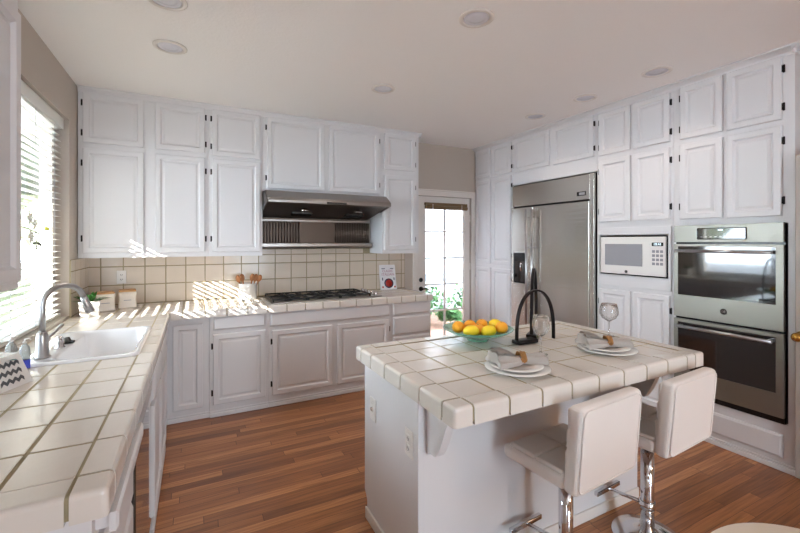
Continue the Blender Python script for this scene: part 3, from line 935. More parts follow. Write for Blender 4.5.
# ------------------------------------------------------------------ cooktop
ct = thing('gas_cooktop', 'black gas cooktop with iron grates set in the tiled counter', 'cooktop', (0, 0, 0))
MB().box(CX0, CX1, CY0, CY1, ZC + .001, ZC + .012, .004).build('cooktop_plate', 'hoodsteel', ct)
for i in range(3):
    x0 = CX0 + .02 + i * .325
    b = MB()
    z = ZC + .042
    for y in (CY0 + .02, CY1 - .02):
        b.box(x0, x0 + .31, y - .006, y + .006, z - .014, z, .002, 1)
    for x in (x0, x0 + .155, x0 + .31):
        b.box(x - .006, x + .006, CY0 + .02, CY1 - .02, z - .014, z, .002, 1)
    b.box(x0, x0 + .31, (CY0 + CY1) / 2 - .006, (CY0 + CY1) / 2 + .006, z - .014, z, .002, 1)
    for y in (CY0 + .13, CY1 - .13):
        for k in range(4):
            a = k * PI / 2 + PI / 4
            cx = x0 + .155
            b.tube([(cx + .035 * math.cos(a), y + .035 * math.sin(a), z - .004), (cx + .14 * math.cos(a), y + .1 * math.sin(a), z - .004)], .005, 6)
    for x in (x0, x0 + .31):
        for y in (CY0 + .02, CY1 - .02):
            b.box(x - .007, x + .007, y - .007, y + .007, ZC + .0125, z - .012)
    b.build('grate', 'iron', ct)
    for y in (CY0 + .13, CY1 - .13):
        MB().lathe([(0, .012), (.045, .012), (.048, .018), (.036, .020), (.034, .028), (0, .030)], 20, c=(x0 + .155, y, ZC)).build('burner', 'black', ct)
for i in range(5):
    MB().lathe([(.022, .012), (.022, .018), (.016, .020), (.015, .042), (.012, .045), (0, .045)], 18, c=(CX1 - .050, CY0 + .06 + i * .092, ZC)).build('knob', 'chrome', ct)

# ------------------------------------------------------------------ sink and faucet
sk = thing('kitchen_sink', 'white enamel sink set in the tiled counter below the window', 'sink', (0, 0, 0))
def rrect(x0, x1, y0, y1, r, n=6):
    pts = []
    for cx, cy, a0 in ((x1 - r, y1 - r, 0), (x0 + r, y1 - r, 90), (x0 + r, y0 + r, 180), (x1 - r, y0 + r, 270)):
        for i in range(n + 1):
            a = R(a0 + 90 * i / n)
            pts.append((cx + r * math.cos(a), cy + r * math.sin(a)))
    return pts
def bowl_mesh(loops, name, m, parent):
    t = bmesh.new()
    rings = [[t.verts.new((x, y, z)) for x, y in rrect(a, b_, c, d_, r)] for (a, b_, c, d_, r, z) in loops]
    n = len(rings[0])
    for p, q in zip(rings, rings[1:]):
        for k in range(n):
            f_ = t.faces.new((p[k], p[(k + 1) % n], q[(k + 1) % n], q[k])); f_.smooth = True
    t.faces.new(rings[-1])
    bmesh.ops.recalc_face_normals(t, faces=t.faces)
    mb = MB(); mb.merge(t)
    return mb.build(name, m, parent)
a, b_, c, d_ = SX0 - .012, SX1 + .012, SY0 - .012, SY1 + .012
bowl_mesh([(a, b_, c, d_, .04, ZC + .0015), (a + .003, b_ - .003, c + .003, d_ - .003, .04, ZC + .012), (a + .012, b_ - .012, c + .012, d_ - .012, .04, ZC + .016),
           (a + .125, b_ - .022, c + .030, d_ - .030, .07, ZC + .014), (a + .135, b_ - .032, c + .040, d_ - .040, .07, ZC + .002),
           (a + .150, b_ - .045, c + .055, d_ - .055, .07, ZC - .14), (a + .19, b_ - .085, c + .10, d_ - .10, .06, ZC - .165)], 'basin', 'sink', sk)
MB().lathe([(0, .003), (.03, .003), (.04, 0), (.04, -.004)], 20, c=(-.44, 2.77, ZC - .161)).build('drain', 'chrome', sk)

fx, fy = -.652, 2.50
fc = thing('kitchen_faucet', 'tall gooseneck faucet in brushed nickel behind the sink', 'faucet', (fx, fy, ZC + .0165))
MB().lathe([(0, 0), (.032, 0), (.032, .006), (.026, .012), (.024, .10), (.021, .115), (.015, .125), (0, .125)], 24).build('body', 'nickel', fc)
dv = Vector((.80, .60, 0))
pts = [(0, 0, .12), (0, 0, .22)]
for i in range(13):
    a = PI - PI * i / 12 * .93
    rr = .088
    c0 = dv * rr
    pts.append(tuple(c0 + dv * (rr * math.cos(a)) + Vector((0, 0, .25 + rr * math.sin(a)))))
MB().tube(pts, .0135, 16).build('neck', 'nickel', fc)
e = Vector(pts[-1]); dd = (Vector(pts[-1]) - Vector(pts[-2])).normalized()
MB().tube([e, e + dd * .012, e + dd * .05, e + dd * .085], [.0145, .016, .019, .021], 16).build('spray_head', 'nickel', fc)
MB().tube([e + dd * .0855, e + dd * .088], [.017, .016], 16).build('spray_face', 'black', fc)
hd_ = Vector((.25, .97, 0)).normalized()
MB().tube([hd_ * .022 + Vector((0, 0, .075)), hd_ * .045 + Vector((0, 0, .080))], [.014, .012], 12).tube([hd_ * .04 + Vector((0, 0, .082)), hd_ * .16 + Vector((0, 0, .125))], [.006, .009], 10).build('lever', 'nickel', fc)
ag = thing('sink_air_gap', 'small chrome air gap cap standing beside the faucet', 'air gap', (-.628, 2.68, ZC + .0165))
MB().lathe([(0, 0), (.024, 0), (.024, .006), (.018, .010), (.018, .050), (.014, .060), (0, .062)], 18).build('cap', 'chrome', ag)
sp_ = thing('sink_stopper', 'black rubber sink stopper on the sink ledge', 'stopper', (-.625, 2.80, ZC + .0165))
MB().lathe([(0, 0), (.034, 0), (.036, .008), (.020, .012), (.012, .030), (0, .032)], 18).build('plug', 'black', sp_)

def soap(label, loc, h, r, liquid, group=None, blue=True):
    s_ = thing('soap_bottle', label, 'soap bottle', loc)
    MB().lathe([(0, .001), (r, .001), (r, .01), (r, h * .62), (r * .82, h * .72), (r * .4, h * .78), (r * .36, h * .82), (0, h * .82)], 18, sy=.7).build('bottle', 'bottle', s_)
    MB().lathe([(0, h * .82), (r * .42, h * .82), (r * .42, h * .88), (r * .15, h * .89), (r * .15, h * .97), (0, h * .97)], 14).tube([(0, 0, h * .96), (r * .9, -.004, h * .97), (r * 1.2, -.006, h * .93)], r * .13, 8).build('pump', 'plastic', s_)
    if blue:
        MB().lathe([(r * 1.02, .004), (r * 1.02, h * .30), (r * 1.0, h * .30)], 18, sy=.72).build('soap_label', 'blue', s_)
    return s_
soap('clear pump soap bottle with a blue lower half beside the faucet', (-.680, 2.375, ZC + .001), .140, .019, 'blue')
soap('pale pump soap bottle left of the blue one by the faucet', (-.715, 2.340, ZC + .001), .165, .021, None, blue=False)

# ------------------------------------------------------------------ blinds
bl = thing('window_blind', 'white horizontal slat blind hanging in the kitchen window', 'blind', (XL - .062, 0, 0))
MB().box(.005, .040, WY0 + .01, WY1 - .045, WZ1 - .085, WZ1 - .005, .003).build('valance', 'blind', bl)
b = MB()
z = WZ0 + .055
ta = R(-2)
while z < WZ1 - .08:
    dx, dz = .025 * math.cos(ta), .025 * math.sin(ta)
    b.prism([(-dx, z - dz - .0012), (dx, z + dz - .0012), (dx, z + dz + .0012), (0, z + .0035), (-dx, z - dz + .0012)], 'y', WY0 + .012, WY1 - .055)
    z += .0425
b.build('slats', 'blind', bl)
MB().box(-.025, .025, WY0 + .012, WY1 - .055, WZ0 + .010, WZ0 + .028, .004).build('bottom_rail', 'blind', bl)
for y in (1.98, 2.42, 2.86, 3.24, 3.62):
    MB().box(-.0265, -.0255, y - .002, y + .002, WZ0 + .02, WZ1 - .08).box(.0255, .0265, y - .002, y + .002, WZ0 + .02, WZ1 - .08).build('ladder_cord', 'rope', bl)

# ------------------------------------------------------------------ garden door
casing = MB()
casing.box(DX0 - .062, DX0 + .0, YB - .018, YB - .0005, .001, DZ1 + .062, .004).box(DX1, DX1 + .062, YB - .018, YB - .0005, .001, DZ1 + .062, .004)
casing.box(DX0, DX1, YB - .018, YB - .0005, DZ1, DZ1 + .062, .004)
casing.box(DX0 - .075, DX1 + .066, YB - .026, YB - .0005, DZ1 + .063, DZ1 + .082, .004)
struct(casing.build('trim_5', 'trimw'))
gx0, gx1, gz0, gz1 = 2.628, 3.232, .245, 1.955
dr = MB()
dy0, dy1 = YB + .02, YB + .062
dr.box(DX0 + .008, gx0, dy0, dy1, .006, DZ1 - .006, .002).box(gx1, DX1 - .008, dy0, dy1, .006, DZ1 - .006, .002)
dr.box(gx0, gx1, dy0, dy1, .006, gz0, .002).box(gx0, gx1, dy0, dy1, gz1, DZ1 - .006, .002)
dr = struct(dr.build('door_1', 'trimw'))
mu = MB()
for i in range(1, 5):
    z = gz0 + (gz1 - gz0) * i / 5
    mu.box(gx0, gx1, dy0 + .006, dy1 - .006, z - .010, z + .010, .003)
mu.box((gx0 + gx1) / 2 - .010, (gx0 + gx1) / 2 + .010, dy0 + .0055, dy1 - .0055, gz0, gz1, .003)
mu.build('muntins', 'trimw', dr)
MB().box(gx0, gx1, YB + .040, YB + .043, gz0, gz1).build('pane', 'pane', dr)
MB().lathe([(0, 0), (.028, 0), (.028, .006), (.018, .012), (.014, .016), (0, .016)], 20, m=Matrix.Translation((2.558, dy0 - .0005, .998)) @ Matrix.Rotation(HP, 4, 'X')).build('deadbolt', 'bronze', dr)
MB().lathe([(0, 0), (.030, 0), (.030, .008), (.012, .012), (.012, .045), (0, .045)], 20, m=Matrix.Translation((2.558, dy0 - .0005, .885)) @ Matrix.Rotation(HP, 4, 'X')).tube([(2.553, dy0 - .042, .885), (2.60, dy0 - .044, .888), (2.655, dy0 - .040, .880)], [.010, .009, .007], 10).build('lever_handle', 'bronze', dr)
for z in (.25, 1.15, 1.80):
    MB().box(DX1 - .018, DX1 - .001, dy0 - .008, dy0 - .0005, z - .045, z + .045, .001).build('door_hinge', 'trimw', dr)
bs = thing('rolled_shade', 'rolled up woven bamboo shade at the top of the garden door', 'shade', (0, 0, 0))
MB().tube([(2.612, dy0 - .030, 1.925), (3.252, dy0 - .030, 1.925)], .026, 16).build('shade_roll', 'bamboo', bs)
MB().box(2.608, 3.256, dy0 - .040, dy0 - .001, 1.952, 1.985, .002).build('head_rail', 'bamboo', bs)
MB().box(2.70, 2.706, dy0 - .060, dy0 - .057, 1.88, 1.965).box(3.15, 3.156, dy0 - .060, dy0 - .057, 1.88, 1.965).build('tie_cord', 'trimw', bs)

# ------------------------------------------------------------------ recessed ceiling lights
first = None
LCH = [((-.13, 2.39), 'round recessed ceiling light cut by the top edge of the picture'),
       ((-.14, 2.96), 'round recessed ceiling light nearest the window corner'),
       ((1.37, 2.98), 'round recessed ceiling light in front of the range hood cabinets'),
       ((1.40, 1.80), 'round recessed ceiling light above the middle of the island'),
       ((3.02, 1.765), 'recessed ceiling light in front of the double oven column'),
       ((3.02, 2.37), 'recessed ceiling light in front of the microwave column'),
       ((3.02, 2.945), 'small looking recessed ceiling light in front of the refrigerator')]
for (x, y), lab in LCH:
    if first is None:
        cl = thing('ceiling_light', lab, 'ceiling light', (x, y, H), 0, 'recessed ceiling lights')
        MB().lathe([(.098, -.0005), (.098, -.005), (.090, -.008), (.078, -.010), (.070, -.0005)], 32, close=True).build('trim_ring', 'trimw', cl)
        MB().lathe([(.070, -.0040), (.052, -.0020), (.048, -.0045), (.030, -.0060), (0, -.0062)], 28).build('lamp_lens', 'bulb', cl)
        first = cl
    else:
        cl = copy_tree(first); cl.location = (x, y, H); cl['label'] = lab
    ld = bpy.data.lights.new('downlight', 'SPOT')
    ld.energy = 3.5 if x > 2 else 9; ld.color = (1.0, .86, .74); ld.spot_size = R(112); ld.spot_blend = .8; ld.shadow_soft_size = .06
    lo = bpy.data.objects.new('downlight', ld); COL.objects.link(lo)
    lo.location = (0, 0, -.02); lo.parent = cl

pl = thing('fill_pendant', 'added warm fill pendant, unseen, over the dining area behind the viewer', 'lamp', (2.7, -1.7, 1.75))  # invented pendant, added out of view for warm fill light
MB().lathe([(.20, 0), (.16, .14), (.03, .18), (.028, .178), (.156, .136), (.196, .002)], 32, close=True).build('lamp_shade', 'linen', pl)
MB().tube([(0, 0, .178), (0, 0, H - 1.751)], .004, 8).build('cord', 'black', pl)
ld = bpy.data.lights.new('fill_bulb', 'POINT'); ld.energy = 48; ld.color = (1.0, .74, .52); ld.shadow_soft_size = .08
lo = bpy.data.objects.new('fill_bulb', ld); COL.objects.link(lo); lo.location = (0, 0, .0); lo.parent = pl

# ------------------------------------------------------------------ bar stools
def make_stool():
    r_ = thing('bar_stool', 'white leather bar stool', 'bar stool', (0, 0, 0))
    w2 = .206
    b = MB()
    b.box(-w2, w2, -.135, .172, .535, .590, .018, 4)
    seat = b.build('seat', 'leather', r_)
    q = MB()
    for i in range(2):
        for j in range(2):
            xx = -w2 + .018 + i * .187; yy = -.126 + j * .138
            q.box(xx, xx + .183, yy, yy + .136, .580, .602, .010, 3)
    q.build('seat_pad', 'leather', seat)
    lean = .028
    bm = MB()
    bm.box(-w2, w2, -.192, -.128, .532, .876, .022, 4)
    for v in bm.bm.verts:
        v.co.y -= lean * (v.co.z - .532) / .344
    back = bm.build('backrest', 'leather', r_)
    q = MB()
    for i in range(2):
        for j in range(3):
            xx = -w2 + .018 + i * .187; zz = .610 + j * .083
            sh_ = lean * (zz - .492) / .344
            q.box(xx, xx + .183, -.147 - sh_, -.118 - sh_, zz, zz + .081, .010, 3)
    q.build('back_pad', 'leather', back)
    p = [(x, -.1925 - lean * (z - .532) / .344, z) for x, z in rrect(-w2 + .014, w2 - .014, .546, .862, .026)]
    p.append(p[0])
    MB().tube(p, .0036, 6).build('piping', 'leather', back)
    MB().tube([(0, 0, .02), (0, 0, .20), (0, 0, .44)], [.032, .030, .030], 28).build('column', 'chrome', r_)
    MB().tube([(0, 0, .435), (0, 0, .528)], .024, 24).box(-.09, .09, -.09, .09, .524, .5345, .002).build('piston', 'chrome', r_)
    MB().lathe([(0, .001), (.160, .001), (.162, .006), (.158, .012), (.10, .018), (.048, .024), (.036, .040), (0, .040)], 48).build('base_disc', 'chrome', r_)
    f_ = MB().tube([(0, .0, .172), (-.048, .176, .172)], .009, 12).box(-.150, .054, .168, .190, .161, .183, .004)
    f_.lathe([(.0305, .155), (.036, .155), (.036, .190), (.0305, .190)], 20, close=True)
    f_.build('footrest', 'chrome', r_, rz=0)
    MB().tube([(.03, 0, .500), (.10, -.03, .508), (.16, -.05, .500)], [.004, .004, .006], 8).build('height_lever', 'chrome', r_)
    return r_
st = make_stool()
st.location = (1.440, 1.228, 0); st.rotation_euler = (0, 0, R(4.5)); st['group'] = 'bar stools at the island'
st['label'] = 'white leather bar stool with chrome post, left one at the island'
s2 = copy_tree(st)
s2.location = (2.022, 1.228, 0); s2.rotation_euler = (0, 0, R(4))
s2['label'] = 'white leather bar stool with chrome post, right one nearer the ovens'

# ------------------------------------------------------------------ place settings
ZT = ZC + .0045
def plate_m(label, loc, r, h, group):
    o = MB().lathe([(0, .001), (r * .55, .001), (r * .60, .004), (r * .98, h), (r, h + .002), (r * .985, h + .004), (r * .62, .010), (r * .55, .007), (0, .007)], 48).build('dinner_plate' if r > .13 else 'salad_plate', 'china')
    o.location = loc
    return tag(o, label, 'plate', group)
def napkin(label, rlabel, loc, rz, lean):
    nk = thing('napkin', label, 'napkin', loc, rz)
    random.seed(3 if lean > 0 else 5)
    # body: a gathered cloth, two fans either side of the ring
    t = bmesh.new()
    nu, nv = 30, 14
    top = [];bot = []
    for i in range(nu + 1):
        u = i / nu * 2 - 1                     # along the length
        wdt = .018 + .050 * abs(u - .12) ** .9 * (1.15 if u < 0 else .85)
        rowt = [];rowb = []
        for j in range(nv + 1):
            v = j / nv * 2 - 1
            x = u * .125 + .006 * math.sin(v * 5 + u * 3)
            y = v * wdt
            arch = (1 - v * v)
            hz = .016 + .016 * arch + .008 * math.sin(v * 9 + u * 2.5) * min(1, abs(u) * 2)
            if u < -.1: hz += .030 * (-u) * (.6 + .4 * math.sin(v * 4 + 1)) * arch ** .5
            rowt.append(t.verts.new((x, y, hz + .003)))
            rowb.append(t.verts.new((x, y, max(.001, hz * .35 - .004))))
        top.append(rowt); bot.append(rowb)
    for i in range(nu):
        for j in range(nv):
            f_ = t.faces.new((top[i][j], top[i + 1][j], top[i + 1][j + 1], top[i][j + 1])); f_.smooth = True
            f_ = t.faces.new((bot[i][j], bot[i][j + 1], bot[i + 1][j + 1], bot[i + 1][j])); f_.smooth = True
    for i in range(nu):
        for j in (0, nv):
            q = (top[i][j], top[i + 1][j], bot[i + 1][j], bot[i][j])
            t.faces.new(q if j else q[::-1])
    for j in range(nv):
        t.faces.new((top[0][j], top[0][j + 1], bot[0][j + 1], bot[0][j]))
        t.faces.new((top[nu][j], bot[nu][j], bot[nu][j + 1], top[nu][j + 1]))
    bmesh.ops.recalc_face_normals(t, faces=t.faces)
    mb = MB(); mb.merge(t); mb.build('cloth', 'linen', nk)
    # folded leaf of cloth standing up behind the ring
    t = bmesh.new()
    rows = []
    for i in range(9):
        u = i / 8
        row = []
        for j in range(9):
            v = j / 8 * 2 - 1
            row.append(t.verts.new((-.118 + .110 * u, .012 + v * (.050 - .032 * u), .034 + .040 * math.sin((1 - u) * PI * .55) * (1 - .5 * v * v) + .004 * math.sin(v * 7 + u * 5))))
        rows.append(row)
    for i in range(8):
        for j in range(8):
            f_ = t.faces.new((rows[i][j], rows[i + 1][j], rows[i + 1][j + 1], rows[i][j + 1])); f_.smooth = True
    bmesh.ops.solidify(t, geom=list(t.faces), thickness=.003)
    mb = MB(); mb.merge(t); mb.build('folded_corner', 'linen', nk)
    rg = thing('napkin_ring', rlabel, 'napkin ring', loc, rz)
    pr = []
    b = MB()
    for k in range(5):
        pts = []
        for i in range(29):
            a = 2 * PI * i / 28
            rr = .0245 + .002 * math.sin(a * 7 + k * 2)
            pts.append((.015 + (k - 2) * .0055 + .002 * math.sin(a * 5 + k), rr * 1.05 * math.cos(a), .0265 + rr * .95 * math.sin(a)))
        b.tube(pts, .0038, 6)
    b.build('braid', 'straw', rg)
    return nk
def wineglass(label, loc, rim, hgt, bowl_r):
    wg = thing('wine_glass', label, 'wine glass', loc, 0, 'wine glasses on the island')
    h = hgt
    out = [(0, .001), (.033, .001), (.034, .003), (.012, .007), (.0045, .014), (.0038, .05), (.0042, h * .44), (.010, h * .47), (bowl_r * .72, h * .56), (bowl_r * .97, h * .68), (bowl_r, h * .75), (bowl_r * .94, h * .87), (rim, h)]
    inn = [(rim - .0012, h), (bowl_r * .94 - .0013, h * .87), (bowl_r - .0014, h * .75), (bowl_r * .97 - .0015, h * .68), (bowl_r * .72 - .0016, h * .565), (.008, h * .485), (0, h * .478)]
    MB().lathe(out + inn, 40).build('glass_body', 'glass', wg)
    return wg
P1, P2 = (1.275, 1.350), (1.912, 1.372)
plate_m('large white dinner plate of the place setting nearer the camera', (P1[0], P1[1], ZT), .143, .014, 'dinner plates')
plate_m('smaller white plate stacked on the dinner plate nearer the camera', (P1[0] - .002, P1[1] + .004, ZT + .0125), .118, .012, 'salad plates')
plate_m('large white dinner plate of the place setting nearer the ovens', (P2[0], P2[1], ZT), .143, .014, 'dinner plates')
plate_m('smaller white plate stacked on the dinner plate nearer the ovens', (P2[0] - .004, P2[1] + .006, ZT + .0125), .118, .012, 'salad plates')
napkin('grey linen napkin gathered through a ring on the plates nearer the camera', 'woven straw napkin ring on the napkin nearer the camera', (P1[0] + .015, P1[1] + .010, ZT + .023), R(-12), 1)
napkin('grey linen napkin gathered through a ring on the plates nearer the ovens', 'woven straw napkin ring on the napkin nearer the ovens', (P2[0] + .000, P2[1] + .010, ZT + .023), R(-22), -1)
wineglass('clear wine glass behind the plates nearer the camera', (1.555, 1.480, ZT), .036, .196, .043)
wineglass('clear wine glass behind the plates nearer the ovens', (2.215, 1.575, ZT), .042, .196, .053)

# ------------------------------------------------------------------ fruit bowl
FBx, FBy = 1.452, 1.855
fb = thing('fruit_bowl', 'shallow sea green glass bowl full of citrus on the island', 'bowl', (FBx, FBy, ZT))
t = bmesh.new()
prof = [(0, .001), (.058, .001), (.062, .006), (.064, .016), (.095, .026), (.155, .045), (.198, .070), (.200, .074), (.196, .074), (.153, .051), (.094, .032), (.060, .022), (0, .020)]
MB().lathe(prof, 48).build('glass_body', 'seaglass', fb)
def fruit(kind, px, py, pz, rz, lab):
    mb = MB()
    if kind == 'lemon':
        pr = []
        for i in range(17):
            a = PI * i / 16
            rr = .033 * math.sin(a) ** .85 if 0 < i < 16 else 0
            zz = -.044 * math.cos(a)
            if i in (1, 15): rr = .007; zz *= 1.03
            pr.append((rr, zz))
        mb.lathe(pr, 20, m=Matrix.Rotation(HP, 4, 'Y'))
    else:
        mb.sphere((0, 0, 0), .036, sz=.95, n=20)
    o = mb.build(kind, kind)
    MB().lathe([(0, 0), (.004, 0), (.005, -.002), (0, -.004)], 8, m=Matrix.Translation((.0445 if kind == 'lemon' else 0, 0, 0 if kind == 'lemon' else .034)) @ Matrix.Rotation(HP if kind == 'lemon' else 0, 4, 'Y')).build('stem_button', 'stem', o)
    o.location = (FBx + px, FBy + py, ZT + pz); o.rotation_euler = (R(10), R(-8), rz)
    return tag(o, lab, kind, 'citrus in the glass bowl')
# placed along the picture's horizontal (c, -s) and depth (s, c)
def fp(u, v): return (.890 * u + .455 * v, -.455 * u + .890 * v)
FR = [('orange', -.110, .012, .074, 0, 'orange at the left end of the glass bowl'),
      ('lemon', -.048, -.052, .064, R(-14), 'large yellow lemon at the front left of the glass bowl'),
      ('orange', -.036, .052, .074, 0, 'orange at the back of the bowl behind the front lemon'),
      ('orange', .036, .062, .076, 0, 'orange near the middle back of the glass bowl'),
      ('lemon', .052, -.050, .064, R(14), 'yellow lemon at the front right of the glass bowl'),
      ('lemon', .112, .048, .080, R(-60), 'yellow lemon at the back right of the glass bowl'),
      ('orange', .130, -.030, .080, 0, 'orange at the right end of the glass bowl'),
      ('orange', .004, .002, .060, 0, 'orange low in the middle between the two front lemons')]
for k, u, v, z, rz, lab in FR:
    a, b_ = fp(u, v)
    fruit(k, a, b_, z, rz - R(27), lab)

# ------------------------------------------------------------------ arch sculptures
def arch(label, loc, rz, wd, hgt, splay, slab):
    r_ = thing('arch_sculpture', label, 'sculpture', loc, rz, 'black metal arch sculptures')
    pts = []
    n = 28
    for i in range(n + 1):
        t_ = i / n
        a = PI * t_
        x = -wd / 2 * math.cos(a)
        k = math.sin(a)
        z = (hgt) * (k ** .72)
        pts.append((x * (1 - .0 * k), 0, .018 + z))
    pts = [(pts[0][0], 0, .001)] + pts + [(pts[-1][0], 0, .001)]
    MB().tube(pts, .008, 8, flat=(.010, .018)).build('arch', 'bronze', r_)
    MB().box(slab[0], slab[1], -.030, .030, .0005, .020, .001, 1).build('base_slab', 'bronze', r_)
    return r_
arch('low wide black metal arch on a slab base, front of the pair', (1.735, 1.690, ZT), R(0), .285, .272, 0, (-.150, -.010))
arch('tall narrow black metal arch turned edge-on, rear of the pair', (1.835, 1.800, ZT), R(34), .15, .385, 0, (-.09, .09))

# ------------------------------------------------------------------ back counter items
ck = thing('utensil_crock', 'white ceramic crock of wooden spoons left of the cooktop', 'crock', (.465, 4.21, ZC + .001))
MB().lathe([(0, 0), (.078, 0), (.083, .004), (.084, .150), (.088, .160), (.082, .162), (.077, .155), (.075, .010), (0, .008)], 36).build('crock_body', 'china', ck)
SPN = [(-.040, .00, -16, 5), (-.018, .02, -9, -4), (.018, .01, 8, 3), (.034, -.01, 14, -6), (.044, .02, 22, 2)]
lab_s = ['wooden spoon leaning furthest left in the white crock', 'wooden spoon second from the left in the crock', 'wooden spoon standing nearly upright in the crock', 'wooden spoon leaning slightly right in the crock', 'wooden spoon leaning furthest right in the white crock']
for (x, y, ax, ay), lb in zip(SPN, lab_s):
    s_ = thing('wooden_spoon', lb, 'spoon', (.465 + x * .8, 4.21 + y, ZC + .014), 0, 'wooden spoons in the crock')
    s_.rotation_euler = (R(ay), R(ax), 0)
    MB().tube([(0, 0, 0), (0, 0, .175)], [.005, .007], 8).build('handle', 'spoon', s_)
    MB().sphere((0, 0, .205), .038, sx=.62, sy=.26, sz=1.0, n=14).build('spoon_bowl', 'spoon', s_)
def canister(label, loc, rz, s=1):
    c_ = thing('canister', label, 'canister', loc, rz, 'white canisters with wooden lids')

    t = bmesh.new()
    rings = []
    for z, hw in ((0, .052), (.004, .054), (.03, .051), (.055, .050), (.08, .051), (.104, .055), (.108, .054)):
        rings.append([t.verts.new((x, y, z)) for x, y in rrect(-hw, hw, -hw, hw, .010, 3)])
    n = len(rings[0])
    t.faces.new(rings[0][::-1]); t.faces.new(rings[-1])
    for p, q in zip(rings, rings[1:]):
        for k in range(n):
            t.faces.new((p[k], p[(k + 1) % n], q[(k + 1) % n], q[k]))
    mb = MB(); mb.merge(t); mb.build('jar', 'ceramic', c_)
    MB().box(-.050, .050, -.050, .050, .1085, .120, .004).build('lid', 'lidwood', c_)
    MB().box(-.022, .022, -.0535, -.0505, .050, .054, .0005, 1).build('embossed_line', 'mwgrey', c_)
    for ch in c_.children:
        ch.data.transform(Matrix.Scale(s, 4))
    return c_
canister('white square canister with a wooden lid, left of the pair in the corner', (-.665, 4.075, ZC + .001), R(14), 1.30)
canister('white square canister with a wooden lid, right of the pair under the outlet', (-.525, 4.225, ZC + .001), R(8), 1.25)

def leaf_mesh(mb, base, dirn, length, width, droop, n=8):
    base = Vector(base); d_ = Vector(dirn).normalized()
    side = d_.cross(Vector((0, 0, 1)))
    if side.length < 1e-3: side = Vector((1, 0, 0))
    side.normalize()
    t = bmesh.new()
    L_, C_, R_ = [], [], []
    for i in range(n + 1):
        u = i / n
        p = base + d_ * (length * u) + Vector((0, 0, -droop * u * u))
        w_ = width * math.sin(PI * min(1, u * .92 + .08)) ** .8 * .5
        L_.append(t.verts.new(p - side * w_ + Vector((0, 0, .12 * w_))))
        C_.append(t.verts.new(p)); R_.append(t.verts.new(p + side * w_ + Vector((0, 0, .12 * w_))))
    for i in range(n):
        for A, B in ((L_, C_), (C_, R_)):
            f_ = t.faces.new((A[i], A[i + 1], B[i + 1], B[i])); f_.smooth = True
    bmesh.ops.solidify(t, geom=list(t.faces), thickness=.0012)
    mb.merge(t)
pp = thing('potted_plant', 'small green succulent in a white square pot in the counter corner', 'plant', (-.725, 3.865, ZC + .001), R(10))
t = bmesh.new()
rings = []
for z, hw in ((0, .042), (.004, .044), (.082, .052), (.086, .051), (.086, .046), (.070, .045)):
    rings.append([t.verts.new((x, y, z)) for x, y in rrect(-hw, hw, -hw, hw, .008, 3)])
n = len(rings[0])
t.faces.new(rings[0][::-1]); t.faces.new(rings[-1])
for p, q in zip(rings, rings[1:]):
    for k in range(n):
        t.faces.new((p[k], p[(k + 1) % n], q[(k + 1) % n], q[k]))
bmesh.ops.recalc_face_normals(t, faces=t.faces)
mb = MB(); mb.merge(t); mb.build('pot', 'china', pp)
random.seed(11)
mb = MB()
for i in range(16):
    a = i * 2.4
    el = .35 + .5 * (i % 4) / 3
    leaf_mesh(mb, (.012 * math.cos(a), .012 * math.sin(a), .072), (math.cos(a) * (1 - el * .6), math.sin(a) * (1 - el * .6), el), .085 + .02 * random.random(), .022, .018)
mb.build('foliage', 'leaf', pp)
mb = MB()
leaf_mesh(mb, (.0, .0, .085), (.9, -.3, .45), .13, .018, .045)
leaf_mesh(mb, (.0, .0, .085), (.9, .1, .30), .10, .016, .035)
mb.build('dark_leaves', 'stem', pp)
for ch in pp.children:
    ch.data.transform(Matrix.Scale(1.32, 4))

# cookbook
bk = thing('cookbook', 'small white Italian cookbook leaning on the backsplash beside the cooktop', 'book', (2.055, 4.298, ZC + .002), R(-4))
bk.rotation_euler = (R(-14), 0, R(-4))
MB().box(-.068, .068, .0, .003, 0, .205, .001, 1).box(-.068, .068, .019, .022, 0, .205, .001, 1).box(-.068, -.065, .002, .020, 0, .205).build('cover', 'paper', bk)
MB().box(-.0645, .065, .0032, .0188, .002, .203).build('pages', 'page', bk)
text('cover_title', 'CLASSIC', .026, 'rosetext', bk, (0, -.0008, .152), (HP, 0, 0))
text('cover_title', 'ITALIAN', .030, 'rosetext', bk, (0, -.0008, .124), (HP, 0, 0))
MB().box(-.052, -.022, -.001, -.0002, .170, .176).box(.022, .052, -.001, -.0002, .170, .176).build('cover_print', 'ink', bk)
MB().lathe([(0, 0), (.040, 0), (.040, .0010), (0, .0010)], 32, m=Matrix.Translation((.002, -.0002, .052)) @ Matrix.Rotation(HP, 4, 'X')).build('plate_picture', 'ink', bk)
MB().lathe([(0, 0), (.029, 0), (.029, .0012), (0, .0018)], 28, m=Matrix.Translation((.002, -.0012, .052)) @ Matrix.Rotation(HP, 4, 'X')).build('pasta_picture', 'red', bk)
for sx in (-1, 1):
    MB().sphere((sx * .052, -.001, .022), .008, sy=.15, n=10).build('tomato_picture', 'red', bk)
    MB().sphere((sx * .050, -.001, .088), .008, sx=.6, sy=.15, sz=1.7, n=10).build('herb_picture', 'ink', bk)

for ch in bk.children:
    if ch.name.startswith('cover_title'):
        ch.location *= 1.46; ch.scale = (1.46, 1.46, 1)
    else:
        ch.data.transform(Matrix.Scale(1.46, 4))

